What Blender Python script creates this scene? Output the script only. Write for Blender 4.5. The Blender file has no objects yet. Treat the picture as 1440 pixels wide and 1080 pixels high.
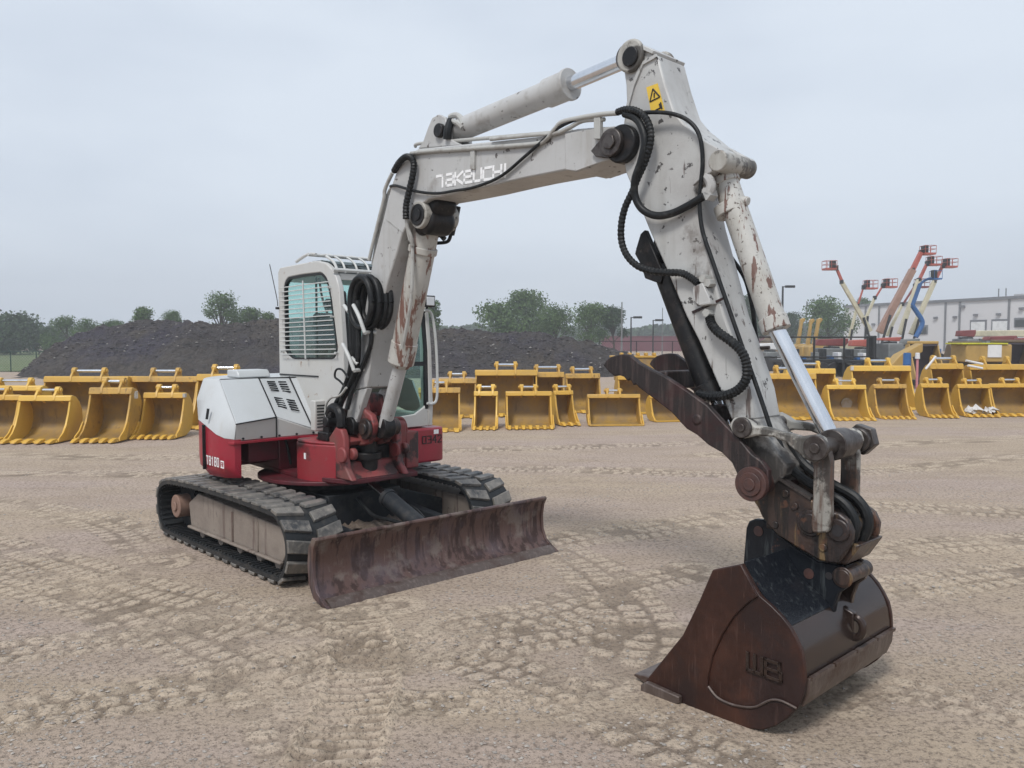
import bpy, bmesh, math, random
import numpy as np
from mathutils import Vector, Matrix
R = math.radians
rnd = random.Random(7)
sc = bpy.context.scene
C = sc.collection

# ------------------------------------------------------------------ materials
def mat(name, base, layers=(), rough=0.5, metal=0.0, bump=0.0, bscale=60, spec=0.5, roughvar=0.0, bdist=0.004):
    """layers: (colour, kind, scale, lo, hi, strength); kind n = noise, s = vertical streaks, v = voronoi chips"""
    m = bpy.data.materials.new(name); m.use_nodes = True
    nt = m.node_tree; N = nt.nodes; L = nt.links
    bs = N['Principled BSDF']
    bs.inputs['Roughness'].default_value = rough
    bs.inputs['Metallic'].default_value = metal
    bs.inputs['Specular IOR Level'].default_value = spec
    tc = N.new('ShaderNodeTexCoord')
    prev = None
    col = (*base, 1)
    nz0 = None
    for i, (c, kind, s, lo, hi, st) in enumerate(layers):
        mp = N.new('ShaderNodeMapping'); L.new(tc.outputs['Object'], mp.inputs['Vector'])
        mp.inputs['Location'].default_value = (i*3.7, i*1.9, i*5.1)
        if kind == 's': mp.inputs['Scale'].default_value = (1, 1, 0.09)
        if kind == 'v':
            t = N.new('ShaderNodeTexVoronoi'); t.inputs['Scale'].default_value = s
        else:
            t = N.new('ShaderNodeTexNoise'); t.inputs['Scale'].default_value = s
            t.inputs['Detail'].default_value = 7; t.inputs['Roughness'].default_value = 0.62
        L.new(mp.outputs['Vector'], t.inputs['Vector'])
        out = t.outputs['Distance'] if kind == 'v' else t.outputs['Fac']
        mr = N.new('ShaderNodeMapRange'); mr.inputs['From Min'].default_value = lo; mr.inputs['From Max'].default_value = hi
        mr.inputs['To Max'].default_value = st
        L.new(out, mr.inputs['Value'])
        mx = N.new('ShaderNodeMix'); mx.data_type = 'RGBA'
        L.new(mr.outputs['Result'], mx.inputs['Factor'])
        if prev is None: mx.inputs['A'].default_value = col
        else: L.new(prev, mx.inputs['A'])
        mx.inputs['B'].default_value = (*c, 1)
        prev = mx.outputs['Result']
        if nz0 is None: nz0 = mr.outputs['Result']
    if prev is None: bs.inputs['Base Color'].default_value = col
    else: L.new(prev, bs.inputs['Base Color'])
    if roughvar and nz0 is not None:
        a = N.new('ShaderNodeMath'); a.operation = 'MULTIPLY_ADD'
        L.new(nz0, a.inputs[0]); a.inputs[1].default_value = roughvar; a.inputs[2].default_value = rough
        L.new(a.outputs[0], bs.inputs['Roughness'])
    if bump:
        b = N.new('ShaderNodeBump'); b.inputs['Strength'].default_value = bump; b.inputs['Distance'].default_value = bdist
        t = N.new('ShaderNodeTexNoise'); t.inputs['Scale'].default_value = bscale; t.inputs['Detail'].default_value = 5
        L.new(tc.outputs['Object'], t.inputs['Vector']); L.new(t.outputs['Fac'], b.inputs['Height'])
        L.new(b.outputs['Normal'], bs.inputs['Normal'])
    return m

DIRT = (.20, .15, .11)
M = {}
M['white'] = mat('white_paint', (.45, .45, .445), [((.35, .345, .33), 'n', 2.2, .42, .72, .7), ((.29, .27, .24), 's', 14, .54, .8, .6), (DIRT, 'n', 9, .6, .8, .5), ((.05, .035, .03), 'n', 20, .635, .66, .85), ((.20, .175, .155), 'n', 2.8, .60, .70, .7)], .42, bump=.12, bscale=90, roughvar=.2)
M['whiteclean'] = mat('white_hood_paint', (.50, .52, .53), [((.42, .43, .43), 'n', 2.0, .4, .75, .6), ((.40, .38, .34), 's', 11, .58, .85, .45), ((.16, .11, .08), 'n', 55, .72, .75, .6)], .34, bump=.05, bscale=60)
M['cabwhite'] = mat('white_cab_paint', (.50, .50, .485), [((.48, .46, .42), 'n', 3, .4, .75, .7), ((.38, .30, .22), 's', 10, .58, .85, .5), ((.22, .11, .05), 'n', 16, .64, .70, .75)], .4, bump=.08)
M['armwhite'] = mat('white_scraped_arm_paint', (.47, .475, .465), [((.35, .34, .33), 'n', 2.4, .40, .66, .8), ((.27, .26, .24), 's', 10, .52, .75, .6), ((.09, .06, .05), 's', 22, .63, .67, .85), ((.035, .03, .03), 'n', 15, .615, .645, .9), ((.16, .14, .125), 'n', 3.3, .60, .68, .75), ((.06, .05, .045), 's', 7, .655, .70, .8)], .42, bump=.2, bscale=80, roughvar=.15)
M['chipwhite'] = mat('chipped_cylinder_paint', (.47, .465, .44), [((.34, .32, .28), 'n', 4, .4, .7, .8), ((.12, .05, .035), 's', 30, .565, .59, .92), ((.06, .04, .03), 'n', 40, .61, .64, .9)], .45, bump=.3, bscale=70)
M['rustwhite'] = mat('white_paint_with_rust', (.46, .45, .42), [((.34, .32, .28), 'n', 4, .4, .7, .8), ((.15, .06, .04), 's', 13, .53, .575, .92), ((.10, .05, .035), 'n', 26, .61, .66, .85)], .5, bump=.3, bscale=70)
M['grimewhite'] = mat('white_paint_under_black_grease', (.38, .37, .34), [((.05, .045, .04), 'n', 3.6, .50, .54, .92), ((.05, .045, .04), 'n', 17, .60, .64, .85), ((.26, .24, .21), 's', 30, .5, .7, .7), ((.16, .10, .07), 'n', 14, .6, .7, .6)], .5, bump=.4, bscale=50)
M['linkgrime'] = mat('rusty_grease_over_pale_paint', (.27, .26, .235), [((.045, .034, .030), 'n', 4.2, .44, .50, .95), ((.09, .05, .035), 's', 22, .52, .60, .8), ((.04, .035, .03), 'n', 19, .56, .62, .8)], .45, bump=.5, bscale=50)
M['armtip'] = mat('greasy_arm_tip', (.36, .35, .33), [((.04, .036, .034), 'n', 4.5, .40, .54, .95), ((.20, .18, .16), 's', 30, .56, .66, .5)], .45, bump=.5, bscale=50)
M['grease'] = mat('black_grease', (.010, .010, .011), [((.045, .034, .03), 'n', 14, .5, .7, .6), ((.10, .085, .07), 'n', 33, .6, .75, .5)], .42, bump=.5, bscale=40)
M['dark'] = mat('dark_steel', (.016, .019, .023), [((.09, .08, .07), 'n', 9, .5, .75, .6)], .55, bump=.2)
M['redgrime'] = mat('red_paint_with_black_grime', (.27, .02, .03), [((.20, .04, .04), 'n', 3, .4, .7, .7), ((.025, .02, .02), 'n', 2.4, .54, .62, .92), ((.17, .11, .10), 'n', 15, .6, .75, .5)], .42, bump=.15)
M['red'] = mat('red_paint', (.33, .016, .036), [((.22, .03, .035), 'n', 3, .4, .7, .7), ((.20, .12, .10), 'n', 11, .58, .8, .35), ((.07, .02, .02), 's', 20, .62, .72, .5)], .36, bump=.05)
M['redfaded'] = mat('faded_dusty_red_paint', (.23, .045, .045), [((.17, .075, .065), 'n', 6, .42, .65, .8), ((.03, .022, .022), 'n', 4.5, .52, .58, .9), ((.12, .06, .05), 's', 18, .55, .75, .6)], .55, bump=.35, bscale=50)
M['reddark'] = mat('dark_red_frame_paint', (.09, .010, .016), [((.03, .015, .015), 'n', 4, .45, .65, .8)], .5)
M['rubber'] = mat('dusty_track_rubber', (.035, .037, .040), [((.19, .175, .155), 'n', 5, .36, .58, .85), ((.28, .25, .215), 'n', 22, .50, .70, .7)], .5, bump=.5, bscale=70)
M['belt'] = mat('black_track_belt_rubber', (.020, .022, .024), [((.085, .075, .065), 'n', 9, .5, .75, .6)], .5, bump=.4, bscale=70)
M['mudframe'] = mat('mud_coated_track_frame', (.20, .165, .14), [((.26, .22, .185), 'n', 4, .4, .6, .8), ((.09, .055, .045), 's', 13, .56, .66, .8), ((.05, .04, .035), 'n', 12, .62, .70, .7)], .8, bump=.6, bscale=45)
M['hub'] = mat('rusty_hub', (.26, .16, .12), [((.16, .10, .08), 'n', 9, .4, .7, .8)], .75)
M['blade'] = mat('rusty_blade_steel', (.098, .054, .044), [((.038, .019, .016), 's', 15, .47, .56, .92), ((.17, .135, .115), 'n', 3.2, .53, .60, .75), ((.28, .23, .20), 's', 30, .60, .72, .45), ((.09, .07, .085), 'n', 3, .5, .7, .6)], .42, metal=.15, bump=.3, bscale=60, roughvar=.3)
M['thumb'] = mat('dark_worn_thumb_steel', (.030, .025, .025), [((.085, .060, .056), 's', 26, .5, .64, .8), ((.05, .02, .02), 'n', 5, .5, .65, .7), ((.16, .12, .10), 's', 44, .63, .72, .5)], .48, metal=.2, bump=.4, bscale=60)
M['brown'] = mat('brown_wet_bucket_steel', (.034, .014, .010), [((.060, .023, .014), 'n', 2.6, .46, .60, .95), ((.020, .012, .012), 'n', 2.4, .50, .60, .75), ((.10, .055, .045), 's', 44, .58, .70, .4), ((.12, .075, .065), 's', 80, .62, .72, .4)], .38, spec=.32, metal=.0, bump=.15, bscale=70, roughvar=.25)
M['shell'] = mat('glossy_brown_bucket_shell', (.042, .026, .020), [((.028, .020, .018), 'n', 2.5, .4, .65, .8), ((.09, .05, .035), 'n', 12, .64, .74, .4)], .16, metal=.25, bump=.03, bscale=30, roughvar=.1)
M['wear'] = mat('worn_bucket_strip', (.10, .075, .065), [((.17, .135, .12), 's', 30, .5, .65, .8), ((.06, .03, .02), 'n', 7, .5, .65, .8)], .4, metal=.3, bump=.4)
M['ear'] = mat('blue_black_ear_plate', (.008, .010, .014), [((.045, .052, .055), 's', 34, .56, .66, .8), ((.10, .045, .03), 'n', 10, .64, .70, .7)], .38, metal=0, bump=.3, spec=.35)
M['coupler'] = mat('greasy_rusty_coupler', (.058, .036, .028), [((.024, .018, .018), 'n', 5, .42, .58, .9), ((.20, .135, .065), 's', 11, .55, .61, .85), ((.014, .012, .012), 's', 17, .53, .59, .95), ((.11, .05, .03), 'n', 14, .58, .64, .7)], .38, metal=.1, bump=.6, bscale=45)
M['pin'] = mat('pin_steel', (.09, .08, .075), [((.04, .03, .028), 'n', 20, .45, .6, .8)], .4, metal=.5, bump=.2)
M['rustpin'] = mat('rusty_boss', (.075, .034, .028), [((.055, .03, .028), 'n', 26, .45, .6, .8)], .55, bump=.4)
M['chrome'] = mat('chrome_rod', (.75, .77, .80), [((.50, .52, .56), 's', 8, .4, .7, .6)], .16, metal=1)
M['hose'] = mat('black_hose', (.010, .011, .012), [((.055, .055, .053), 'n', 18, .54, .7, .5)], .45, bump=.2)
M['pipe'] = mat('grey_steel_pipe', (.40, .40, .38), [((.24, .22, .20), 'n', 14, .5, .68, .8)], .45)
M['black'] = mat('black_trim', (.015, .016, .018), [((.05, .05, .05), 'n', 12, .5, .7, .5)], .45)
M['ink'] = mat('black_stencil_ink', (.02, .018, .02), rough=.6)
M['decal'] = mat('white_decal', (.84, .84, .84), [((.6, .6, .6), 'n', 40, .55, .66, .6)], .45)
M['sticker'] = mat('yellow_sticker', (.72, .48, .05), [((.55, .40, .12), 'n', 22, .5, .7, .7)], .5)
M['bars'] = mat('pale_guard_bar', (.52, .53, .52), [((.35, .32, .28), 'n', 14, .55, .7, .6)], .45)
M['seat'] = mat('seat_fabric', (.03, .032, .035), rough=.9)
M['liner'] = mat('cab_interior_grey', (.10, .11, .11), [((.06, .06, .06), 'n', 6, .4, .6, .6)], .8)
M['lens'] = mat('lamp_lens', (.62, .64, .66), rough=.12, spec=.8)
M['mud'] = mat('caked_mud', (.10, .075, .058), [((.16, .125, .10), 'n', 20, .45, .6, .8)], .95, bump=1, bscale=50, bdist=.01)
for k_ in ('dark', 'hose', 'ear', 'grease', 'black', 'belt', 'seat', 'thumb'):
    b_ = M[k_].node_tree.nodes['Principled BSDF']; b_.inputs['Specular IOR Level'].default_value = .28
M['plastic'] = mat('cream_hood_base', (.5, .5, .48), rough=.5)

def glass(name, tint, alpha_mix=.16):
    m = bpy.data.materials.new(name); m.use_nodes = True; nt = m.node_tree; N = nt.nodes; L = nt.links
    for n in list(N): N.remove(n)
    o = N.new('ShaderNodeOutputMaterial'); t = N.new('ShaderNodeBsdfTransparent'); t.inputs['Color'].default_value = (*tint, 1)
    g = N.new('ShaderNodeBsdfGlossy'); g.inputs['Roughness'].default_value = .03; g.inputs['Color'].default_value = (.85, .95, .93, 1)
    fr = N.new('ShaderNodeLayerWeight'); fr.inputs['Blend'].default_value = .5
    pw = N.new('ShaderNodeMath'); pw.operation = 'POWER'; L.new(fr.outputs['Facing'], pw.inputs[0]); pw.inputs[1].default_value = 4
    a = N.new('ShaderNodeMath'); a.operation = 'MULTIPLY_ADD'; a.inputs[1].default_value = .6; a.inputs[2].default_value = alpha_mix*.25
    mx = N.new('ShaderNodeMixShader')
    L.new(pw.outputs[0], a.inputs[0]); L.new(a.outputs[0], mx.inputs['Fac']); L.new(t.outputs[0], mx.inputs[1]); L.new(g.outputs[0], mx.inputs[2]); L.new(mx.outputs[0], o.inputs['Surface'])
    return m
M['glass'] = glass('green_tinted_glass', (.86, .965, .945))
M['roofglass'] = glass('dark_skylight_glass', (.10, .11, .13), .3)

# ------------------------------------------------------------------ mesh builder
class MB:
    def __init__(s): s.v = []; s.f = []
    def add(s, vs, fs):
        n = len(s.v); s.v += [tuple(p) for p in vs]; s.f += [tuple(i+n for i in f) for f in fs]; return s
    def box(s, x0, x1, y0, y1, z0, z1):
        vs = [(x, y, z) for z in (z0, z1) for y in (y0, y1) for x in (x0, x1)]
        return s.add(vs, [(0, 2, 3, 1), (4, 5, 7, 6), (0, 1, 5, 4), (2, 6, 7, 3), (0, 4, 6, 2), (1, 3, 7, 5)])
    def prism(s, pts, c0, c1, ax='b'):
        """pts 2D; ax b: (a,z) extruded along b; ax z: (a,b) extruded along z; ax a: (b,z) along a"""
        f = {'b': lambda p, c: (p[0], c, p[1]), 'z': lambda p, c: (p[0], p[1], c), 'a': lambda p, c: (c, p[0], p[1])}[ax]
        n = len(pts); vs = [f(p, c0) for p in pts]+[f(p, c1) for p in pts]
        return s.add(vs, [tuple(range(n))[::-1], tuple(range(n, 2*n))]+[(i, (i+1) % n, n+(i+1) % n, n+i) for i in range(n)])
    def ring(s, outer, inner, c0, c1, ax='b'):
        f = {'b': lambda p, c: (p[0], c, p[1]), 'a': lambda p, c: (c, p[0], p[1])}[ax]
        n = len(outer); vs = [f(p, c) for c in (c0, c1) for l in (outer, inner) for p in l]
        fs = []
        for i in range(n):
            j = (i+1) % n
            fs += [(i, j, n+j, n+i), (2*n+i, 3*n+i, 3*n+j, 2*n+j), (i, 2*n+i, 2*n+j, j), (n+i, n+j, 3*n+j, 3*n+i)]
        return s.add(vs, fs)
    def cyl(s, p0, p1, r0, r1=None, n=20):
        r1 = r0 if r1 is None else r1
        p0 = Vector(p0); p1 = Vector(p1); d = (p1-p0).normalized()
        u = d.orthogonal().normalized(); w = d.cross(u)
        vs = []
        for p, r in ((p0, r0), (p1, r1)):
            for i in range(n):
                t = 2*math.pi*i/n; vs.append(p+(u*math.cos(t)+w*math.sin(t))*r)
        return s.add(vs, [tuple(range(n))[::-1], tuple(range(n, 2*n))]+[(i, (i+1) % n, n+(i+1) % n, n+i) for i in range(n)])
    def tube(s, path, r, n=8, smooth=6, rib=0):
        P = [Vector(p) for p in path]
        if smooth and len(P) > 2:
            Q = []
            for i in range(len(P)-1):
                a = P[max(i-1, 0)]; b = P[i]; c = P[i+1]; d = P[min(i+2, len(P)-1)]
                for k in range(smooth):
                    t = k/smooth
                    Q.append(.5*((2*b)+(c-a)*t+(2*a-5*b+4*c-d)*t*t+(3*b-a-3*c+d)*t**3))
            Q.append(P[-1]); P = Q
        if rib:
            Q = [P[0]]
            for i in range(len(P)-1):
                L_ = (P[i+1]-P[i]).length; k = max(1, int(L_/rib))
                Q += [P[i].lerp(P[i+1], (j+1)/k) for j in range(k)]
            P = Q
        T = [((P[min(i+1, len(P)-1)]-P[max(i-1, 0)]).normalized()) for i in range(len(P))]
        u = T[0].orthogonal().normalized(); vs = []
        for i, p in enumerate(P):
            u = (u-T[i]*u.dot(T[i])).normalized(); w = T[i].cross(u)
            rr = r*(1.0 if not rib or i % 2 else .84)
            for k in range(n):
                t = 2*math.pi*k/n; vs.append(p+(u*math.cos(t)+w*math.sin(t))*rr)
        fs = [(i*n+k, i*n+(k+1) % n, (i+1)*n+(k+1) % n, (i+1)*n+k) for i in range(len(P)-1) for k in range(n)]
        fs += [tuple(range(n))[::-1], tuple(range((len(P)-1)*n, len(P)*n))]
        return s.add(vs, fs)
    def boss(s, a, z, b0, b1, r, n=24): return s.cyl((a, b0, z), (a, b1, z), r, r, n)
    def build(s, name, m, parent=None, bevel=0.0, smooth=35, seg=2):
        me = bpy.data.meshes.new(name); me.from_pydata([tuple(map(float, v)) for v in s.v], [], s.f)
        bm = bmesh.new(); bm.from_mesh(me); bmesh.ops.recalc_face_normals(bm, faces=bm.faces); bm.to_mesh(me); bm.free()
        me.materials.append(m)
        if smooth:
            me.polygons.foreach_set('use_smooth', [True]*len(me.polygons)); me.set_sharp_from_angle(angle=R(smooth))
        o = bpy.data.objects.new(name, me); C.objects.link(o)
        if parent: o.parent = parent
        if bevel:
            b = o.modifiers.new('bevel', 'BEVEL'); b.width = bevel; b.segments = seg; b.limit_method = 'ANGLE'; b.angle_limit = R(40); b.harden_normals = False
        return o
def tag(o, label=None, cat=None, group=None, kind=None):
    if label: o['label'] = label
    if cat: o['category'] = cat
    if group: o['group'] = group
    if kind: o['kind'] = kind
    return o
def empty(name, loc, rz=0, **k):
    o = bpy.data.objects.new(name, None); C.objects.link(o); o.location = loc; o.rotation_euler = (0, 0, rz); o.empty_display_size = .2
    return tag(o, **k)
def copy_tree(o, parent=None):
    c = o.copy(); C.objects.link(c); c.parent = parent
    for ch in list(o.children): copy_tree(ch, c)
    return c
def arcpts(cx, cy, r, t0, t1, n): return [(cx+r*math.cos(R(t0+(t1-t0)*i/n)), cy+r*math.sin(R(t0+(t1-t0)*i/n))) for i in range(n+1)]

GL = {  # stroke lettering on a 1 x 1.4 grid
 'T': [[(0, 1.4), (1, 1.4)], [(.5, 1.4), (.5, 0)]], 'A': [[(0, 0), (.5, 1.4), (1, 0)], [(.2, .5), (.8, .5)]],
 'a': [[(.1, 1.4), (1, 1.4), (1, 0), (0, 0), (0, .7), (1, .7)]], 'K': [[(0, 0), (0, 1.4)], [(1, 1.4), (.1, .7), (1, 0)]],
 'E': [[(1, 1.4), (0, 1.4), (0, 0), (1, 0)], [(0, .7), (.9, .7)]], 'e': [[(1, 0), (0, 0), (0, 1.4), (1, 1.4), (1, .7), (0, .7)]],
 'U': [[(0, 1.4), (0, 0), (1, 0), (1, 1.4)]], 'C': [[(1, 1.4), (0, 1.4), (0, 0), (1, 0)]], 'H': [[(0, 1.4), (0, 0)], [(1, 1.4), (1, 0)], [(0, .7), (1, .7)]],
 'I': [[(.2, 0), (.2, 1.4)]], 't': [[(-.1, 1.4), (.75, 1.4), (.75, 0)]], 'B': [[(0, 0), (0, 1.4), (.9, 1.4), (.9, .75), (1, .65), (1, 0), (0, 0)], [(0, .7), (.9, .7)]],
 'F': [[(0, 0), (0, 1.4), (1, 1.4)], [(0, .7), (.8, .7)]], 'R': [[(0, 0), (0, 1.4), (1, 1.4), (1, .7), (0, .7)], [(.5, .7), (1, 0)]],
 '1': [[(.1, 1.15), (.5, 1.4), (.5, 0)]], '8': [[(0, 0), (0, 1.4), (1, 1.4), (1, 0), (0, 0)], [(0, .7), (1, .7)]], '0': [[(0, 0), (0, 1.4), (1, 1.4), (1, 0), (0, 0)]],
 '3': [[(0, 1.4), (1, 1.4), (1, 0), (0, 0)], [(.2, .7), (1, .7)]], '4': [[(.8, 0), (.8, 1.4), (0, .5), (1, .5)]], '2': [[(0, 1.2), (.1, 1.4), (.9, 1.4), (1, .9), (0, 0), (1, 0)]],
 'W': [[(0, 1.4), (0, 0), (1, 0), (1, 1.4)], [(.5, 1.4), (.5, 0)]]}
def lettering(txt, f, h, w=.62, gap=.35, wt=.2, depth=(0, .002)):
    """stroke letters; f(x, y, d) -> 3D point; h letter height; returns MB"""
    mb = MB(); k = h/1.4; x = 0
    for ch in txt:
        if ch == ' ': x += k*.6; continue
        cw = k*w*1.35
        for pl in GL[ch]:
            for p, q in zip(pl, pl[1:]):
                a = Vector((x+p[0]*cw, p[1]*k)); b = Vector((x+q[0]*cw, q[1]*k)); d = (b-a).normalized(); n = Vector((-d.y, d.x))*wt*k*.5
                a = a-d*wt*k*.5; b = b+d*wt*k*.5
                S = [a-n, b-n, b+n, a+n]
                vs = [f(c.x, c.y, dd) for dd in depth for c in S]
                mb.add(vs, [(0, 1, 2, 3), (4, 7, 6, 5), (0, 4, 5, 1), (1, 5, 6, 2), (2, 6, 7, 3), (3, 7, 4, 0)])
        x += cw+k*gap if ch != 'I' else k*.55
    return mb

# ------------------------------------------------------------------ the excavator
EX = empty('excavator', (-1.657, 7.488, 0), math.atan2(-.7229, .6909), label='white and red tracked excavator in the foreground with its brown bucket on the ground', cat='excavator')
def P(mb, name, m, parent=EX, **k): return mb.build(name, M[m], parent, **k)

# --- tracks
TR = [(-1.19, .33), (-1.17, .41), (-1.09, .48), (-.84, .535), (.0, .56), (1.0, .545), (1.13, .515), (1.23, .44), (1.28, .32), (1.26, .18), (1.18, .07), (1.05, .035), (.0, .03), (-.98, .035), (-1.10, .075), (-1.17, .17)]
def loop_resample(pts, n):
    P_ = [Vector(p) for p in pts]; m_ = len(P_); Q = []
    for i in range(m_):
        a, b, c, d = P_[i-1], P_[i], P_[(i+1) % m_], P_[(i+2) % m_]
        k = 8
        for j in range(k):
            t = j/k; q = .5*((2*b)+(c-a)*t+(2*a-5*b+4*c-d)*t*t+(3*b-a-3*c+d)*t**3); Q.append(q)
    L_ = [0]
    for i in range(len(Q)): L_.append(L_[-1]+(Q[(i+1) % len(Q)]-Q[i]).length)
    tot = L_[-1]
    def ev(s):
        s = s % tot
        lo = 0; hi = len(L_)-1
        while hi-lo > 1:
            mid = (lo+hi)//2
            if L_[mid] <= s: lo = mid
            else: hi = mid
        t = (s-L_[lo])/max(1e-9, L_[lo+1]-L_[lo]); p = Q[lo].lerp(Q[(lo+1) % len(Q)], t)
        return p
    def evn(s):
        p = ev(s); d = (ev(s+.03)-ev(s-.03)).normalized(); return p, Vector((-d.y, d.x))
    return tot, evn
tot, evn = loop_resample(TR, 0)
sgn = 1
p_, n_ = evn(0.0)
if n_.dot(p_-Vector((0, .28))) < 0: sgn = -1
def TP(s, h, b): p, n = evn(s); q = p+n*sgn*h; return (q.x, b, q.y)
def track(b0, b1):
    mb = MB(); n = 150
    prof = [(0, b0), (0, b1), (-.032, b1), (-.032, b0)]
    vs = [TP(tot*i/n, h, b) for i in range(n) for h, b in prof]
    fs = [(i*4+k, i*4+(k+1) % 4, ((i+1) % n)*4+(k+1) % 4, ((i+1) % n)*4+k) for i in range(n) for k in range(4)]
    mb.add(vs, fs)
    nl = 46; bm_ = (b0+b1)/2
    for i in range(nl*2):      # inner ribs
        s = tot*(i+.3)/(nl*2)
        vs = [TP(s+ds, h, b) for h in (-.0325, -.046) for b in (b0+.02, b1-.02) for ds in (0, .022)]
        mb.add(vs, [(0, 1, 3, 2), (4, 6, 7, 5), (0, 4, 5, 1), (2, 3, 7, 6), (0, 2, 6, 4), (1, 5, 7, 3)])
    for i in range(nl):        # inner guide horns
        s = tot*i/nl
        vs = [TP(s+ds, h, b) for h in (-.0325, -.09) for b in (bm_-.03, bm_+.03) for ds in (.012, .04)]
        mb.add(vs, [(0, 1, 3, 2), (4, 6, 7, 5), (0, 4, 5, 1), (2, 3, 7, 6), (0, 2, 6, 4), (1, 5, 7, 3)])
    lug = MB(); nl = 36
    for side in (0, 1):
        for i in range(nl):
            s = tot*(i+.5*side)/nl; pl = tot/nl*.66; sk = .045
            if side == 0: ba, bb = b0-.004, bm_-.022
            else: ba, bb = bm_+.022, b1+.004
            so, si = (0, sk) if side == 0 else (sk, 0)
            vs = []
            for h, tp in ((.0005, 0), (.026, .010)):
                for b, off in ((ba, so), (bb, si)):
                    for ds in (tp, pl-tp): vs.append(TP(s+off+ds, h, b))
            lug.add(vs, [(0, 1, 3, 2), (4, 6, 7, 5), (0, 4, 5, 1), (2, 3, 7, 6), (0, 2, 6, 4), (1, 5, 7, 3)])
    return mb, lug
for (b0, b1, near) in ((-1.15, -.70, 1), (.60, 1.05, 0)):
    mb, lug = track(b0, b1)
    t = P(mb, 'rubber_track', 'belt', smooth=30)
    tag(t, label='dusty rubber track with its mud coated frame showing' if near else 'dusty rubber track partly behind the dozer blade')
    P(lug, 'tread_lug', 'rubber', t, bevel=.005)
    out = b0+.10 if near else b1-.10; inn = b1-.12 if near else b0+.12
    fr = MB()
    lo, hi = min(out, inn), max(out, inn)
    fr.prism([(-.70, .34), (-.66, .14), (1.02, .14), (1.10, .25), (1.06, .40), (.60, .415), (.15, .43), (-.50, .45)], lo, hi)
    fr.box(-.66, 1.04, lo-.035 if near else hi, lo if near else hi+.035, .128, .150)
    fr.box(.18, .20, lo-.014, hi+.014, .151, .40); fr.box(.62, .64, lo-.012, hi+.012, .151, .39)
    t2 = P(fr, 'track_frame', 'mudframe', t, bevel=.008)
    for ra in (-.45, -.08, .28, .62, .92):
        P(MB().boss(ra, .115, lo+.01, hi-.01, .052), 'track_roller', 'mudframe', t, bevel=.006)
    sp = MB()
    sp.boss(-.93, .27, (lo+hi)/2-.03, (lo+hi)/2+.03, .19, 32)
    for k in range(15):
        an = 2*math.pi*k/15
        sp.boss(-.93+.20*math.cos(an), .27+.20*math.sin(an), (lo+hi)/2-.025, (lo+hi)/2+.025, .018, 8)
    P(sp, 'sprocket', 'dark', t)
    h = MB(); h.boss(-.93, .28, lo-.03 if near else hi, lo+.10 if near else hi+.03, .105, 28); h.boss(-.93, .28, lo-.045, lo-.03, .045)
    P(h, 'hub', 'hub', t, bevel=.01)
    P(MB().boss(1.05, .28, lo+.04, hi-.04, .20, 32), 'idler_wheel', 'dark', t, bevel=.01)

# --- undercarriage
mb = MB()
mb.box(-.55, .62, -.42, .32, .22, .50)
for s in (-1, 1):
    for a0, a1 in ((-.55, -.15), (.25, .62)):
        c = -.05
        b_in, b_out = c+s*.36, c+s*.80
        mb.add([(a0, b_in, .24), (a1, b_in, .24), (a1+.1, b_out, .16), (a0-.1, b_out, .16), (a0, b_in, .48), (a1, b_in, .48), (a1+.1, b_out, .34), (a0-.1, b_out, .34)],
               [(0, 3, 2, 1), (4, 5, 6, 7), (0, 1, 5, 4), (1, 2, 6, 5), (2, 3, 7, 6), (3, 0, 4, 7)])
mb.cyl((.03, -.05, .50), (.03, -.05, .575), .47, .47, 40)
P(mb, 'undercarriage', 'dark', bevel=.012)
mb = MB()
for k in range(26):
    an = 2*math.pi*k/26; mb.cyl((.03+.43*math.cos(an), -.05+.43*math.sin(an), .5755), (.03+.43*math.cos(an), -.05+.43*math.sin(an), .592), .012, n=6)
P(mb, 'slew_ring', 'grease')
mb = MB()
for i in range(26):
    x = rnd.uniform(.6, 1.25); y = rnd.uniform(-.5, .28); r = rnd.uniform(.05, .13)
    n = 9; vs = [(x, y, .225+rnd.uniform(.02, .05))]
    vs += [(x+r*rnd.uniform(.7, 1.2)*math.cos(2*math.pi*k/n), y+r*rnd.uniform(.7, 1.2)*math.sin(2*math.pi*k/n), .215) for k in range(n)]
    mb.add(vs, [(0, 1+k, 1+(k+1) % n) for k in range(n)])
P(mb, 'caked_mud', 'mud', smooth=60)

# --- dozer blade
bp = [(1.665, .445), (1.63, .38), (1.612, .28), (1.62, .17), (1.66, .085), (1.735, .03), (1.80, .005)]
back = [(a-.028, z-.004) for a, z in bp]
mb = MB(); mb.prism(bp+back[::-1], -1.125, 1.025)
db = P(mb, 'dozer_blade', 'blade', smooth=50)
def shear(o):
    for v in o.data.vertices:
        v.co.x += .04*(v.co.y+1.15)/2.2; v.co.y = -1.15+(v.co.y+1.15)*1.012
shear(db)
mb = MB(); mb.tube([(1.655, -1.145, .437), (1.655, 1.045, .437)], .017, smooth=0)
mb.prism([(1.672, .44), (1.64, .38), (1.624, .28), (1.632, .17), (1.672, .085), (1.745, .035), (1.815, .0), (1.74, -.002), (1.63, .03), (1.57, .12), (1.555, .26), (1.575, .38), (1.625, .45)], -1.15, -1.125)
mb.prism([(1.672, .44), (1.64, .38), (1.624, .28), (1.632, .17), (1.672, .085), (1.745, .035), (1.815, .0), (1.74, -.002), (1.66, .03), (1.60, .12), (1.59, .26), (1.60, .38), (1.625, .45)], 1.025, 1.05)
shear(P(mb, 'blade_rim', 'blade', db, bevel=.003))
mb = MB(); mb.prism([(1.812, -.006), (1.795, .022), (1.738, .048), (1.728, .036), (1.79, .0)], -1.12, 1.02)
shear(P(mb, 'cutting_edge', 'wear', db))
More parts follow.
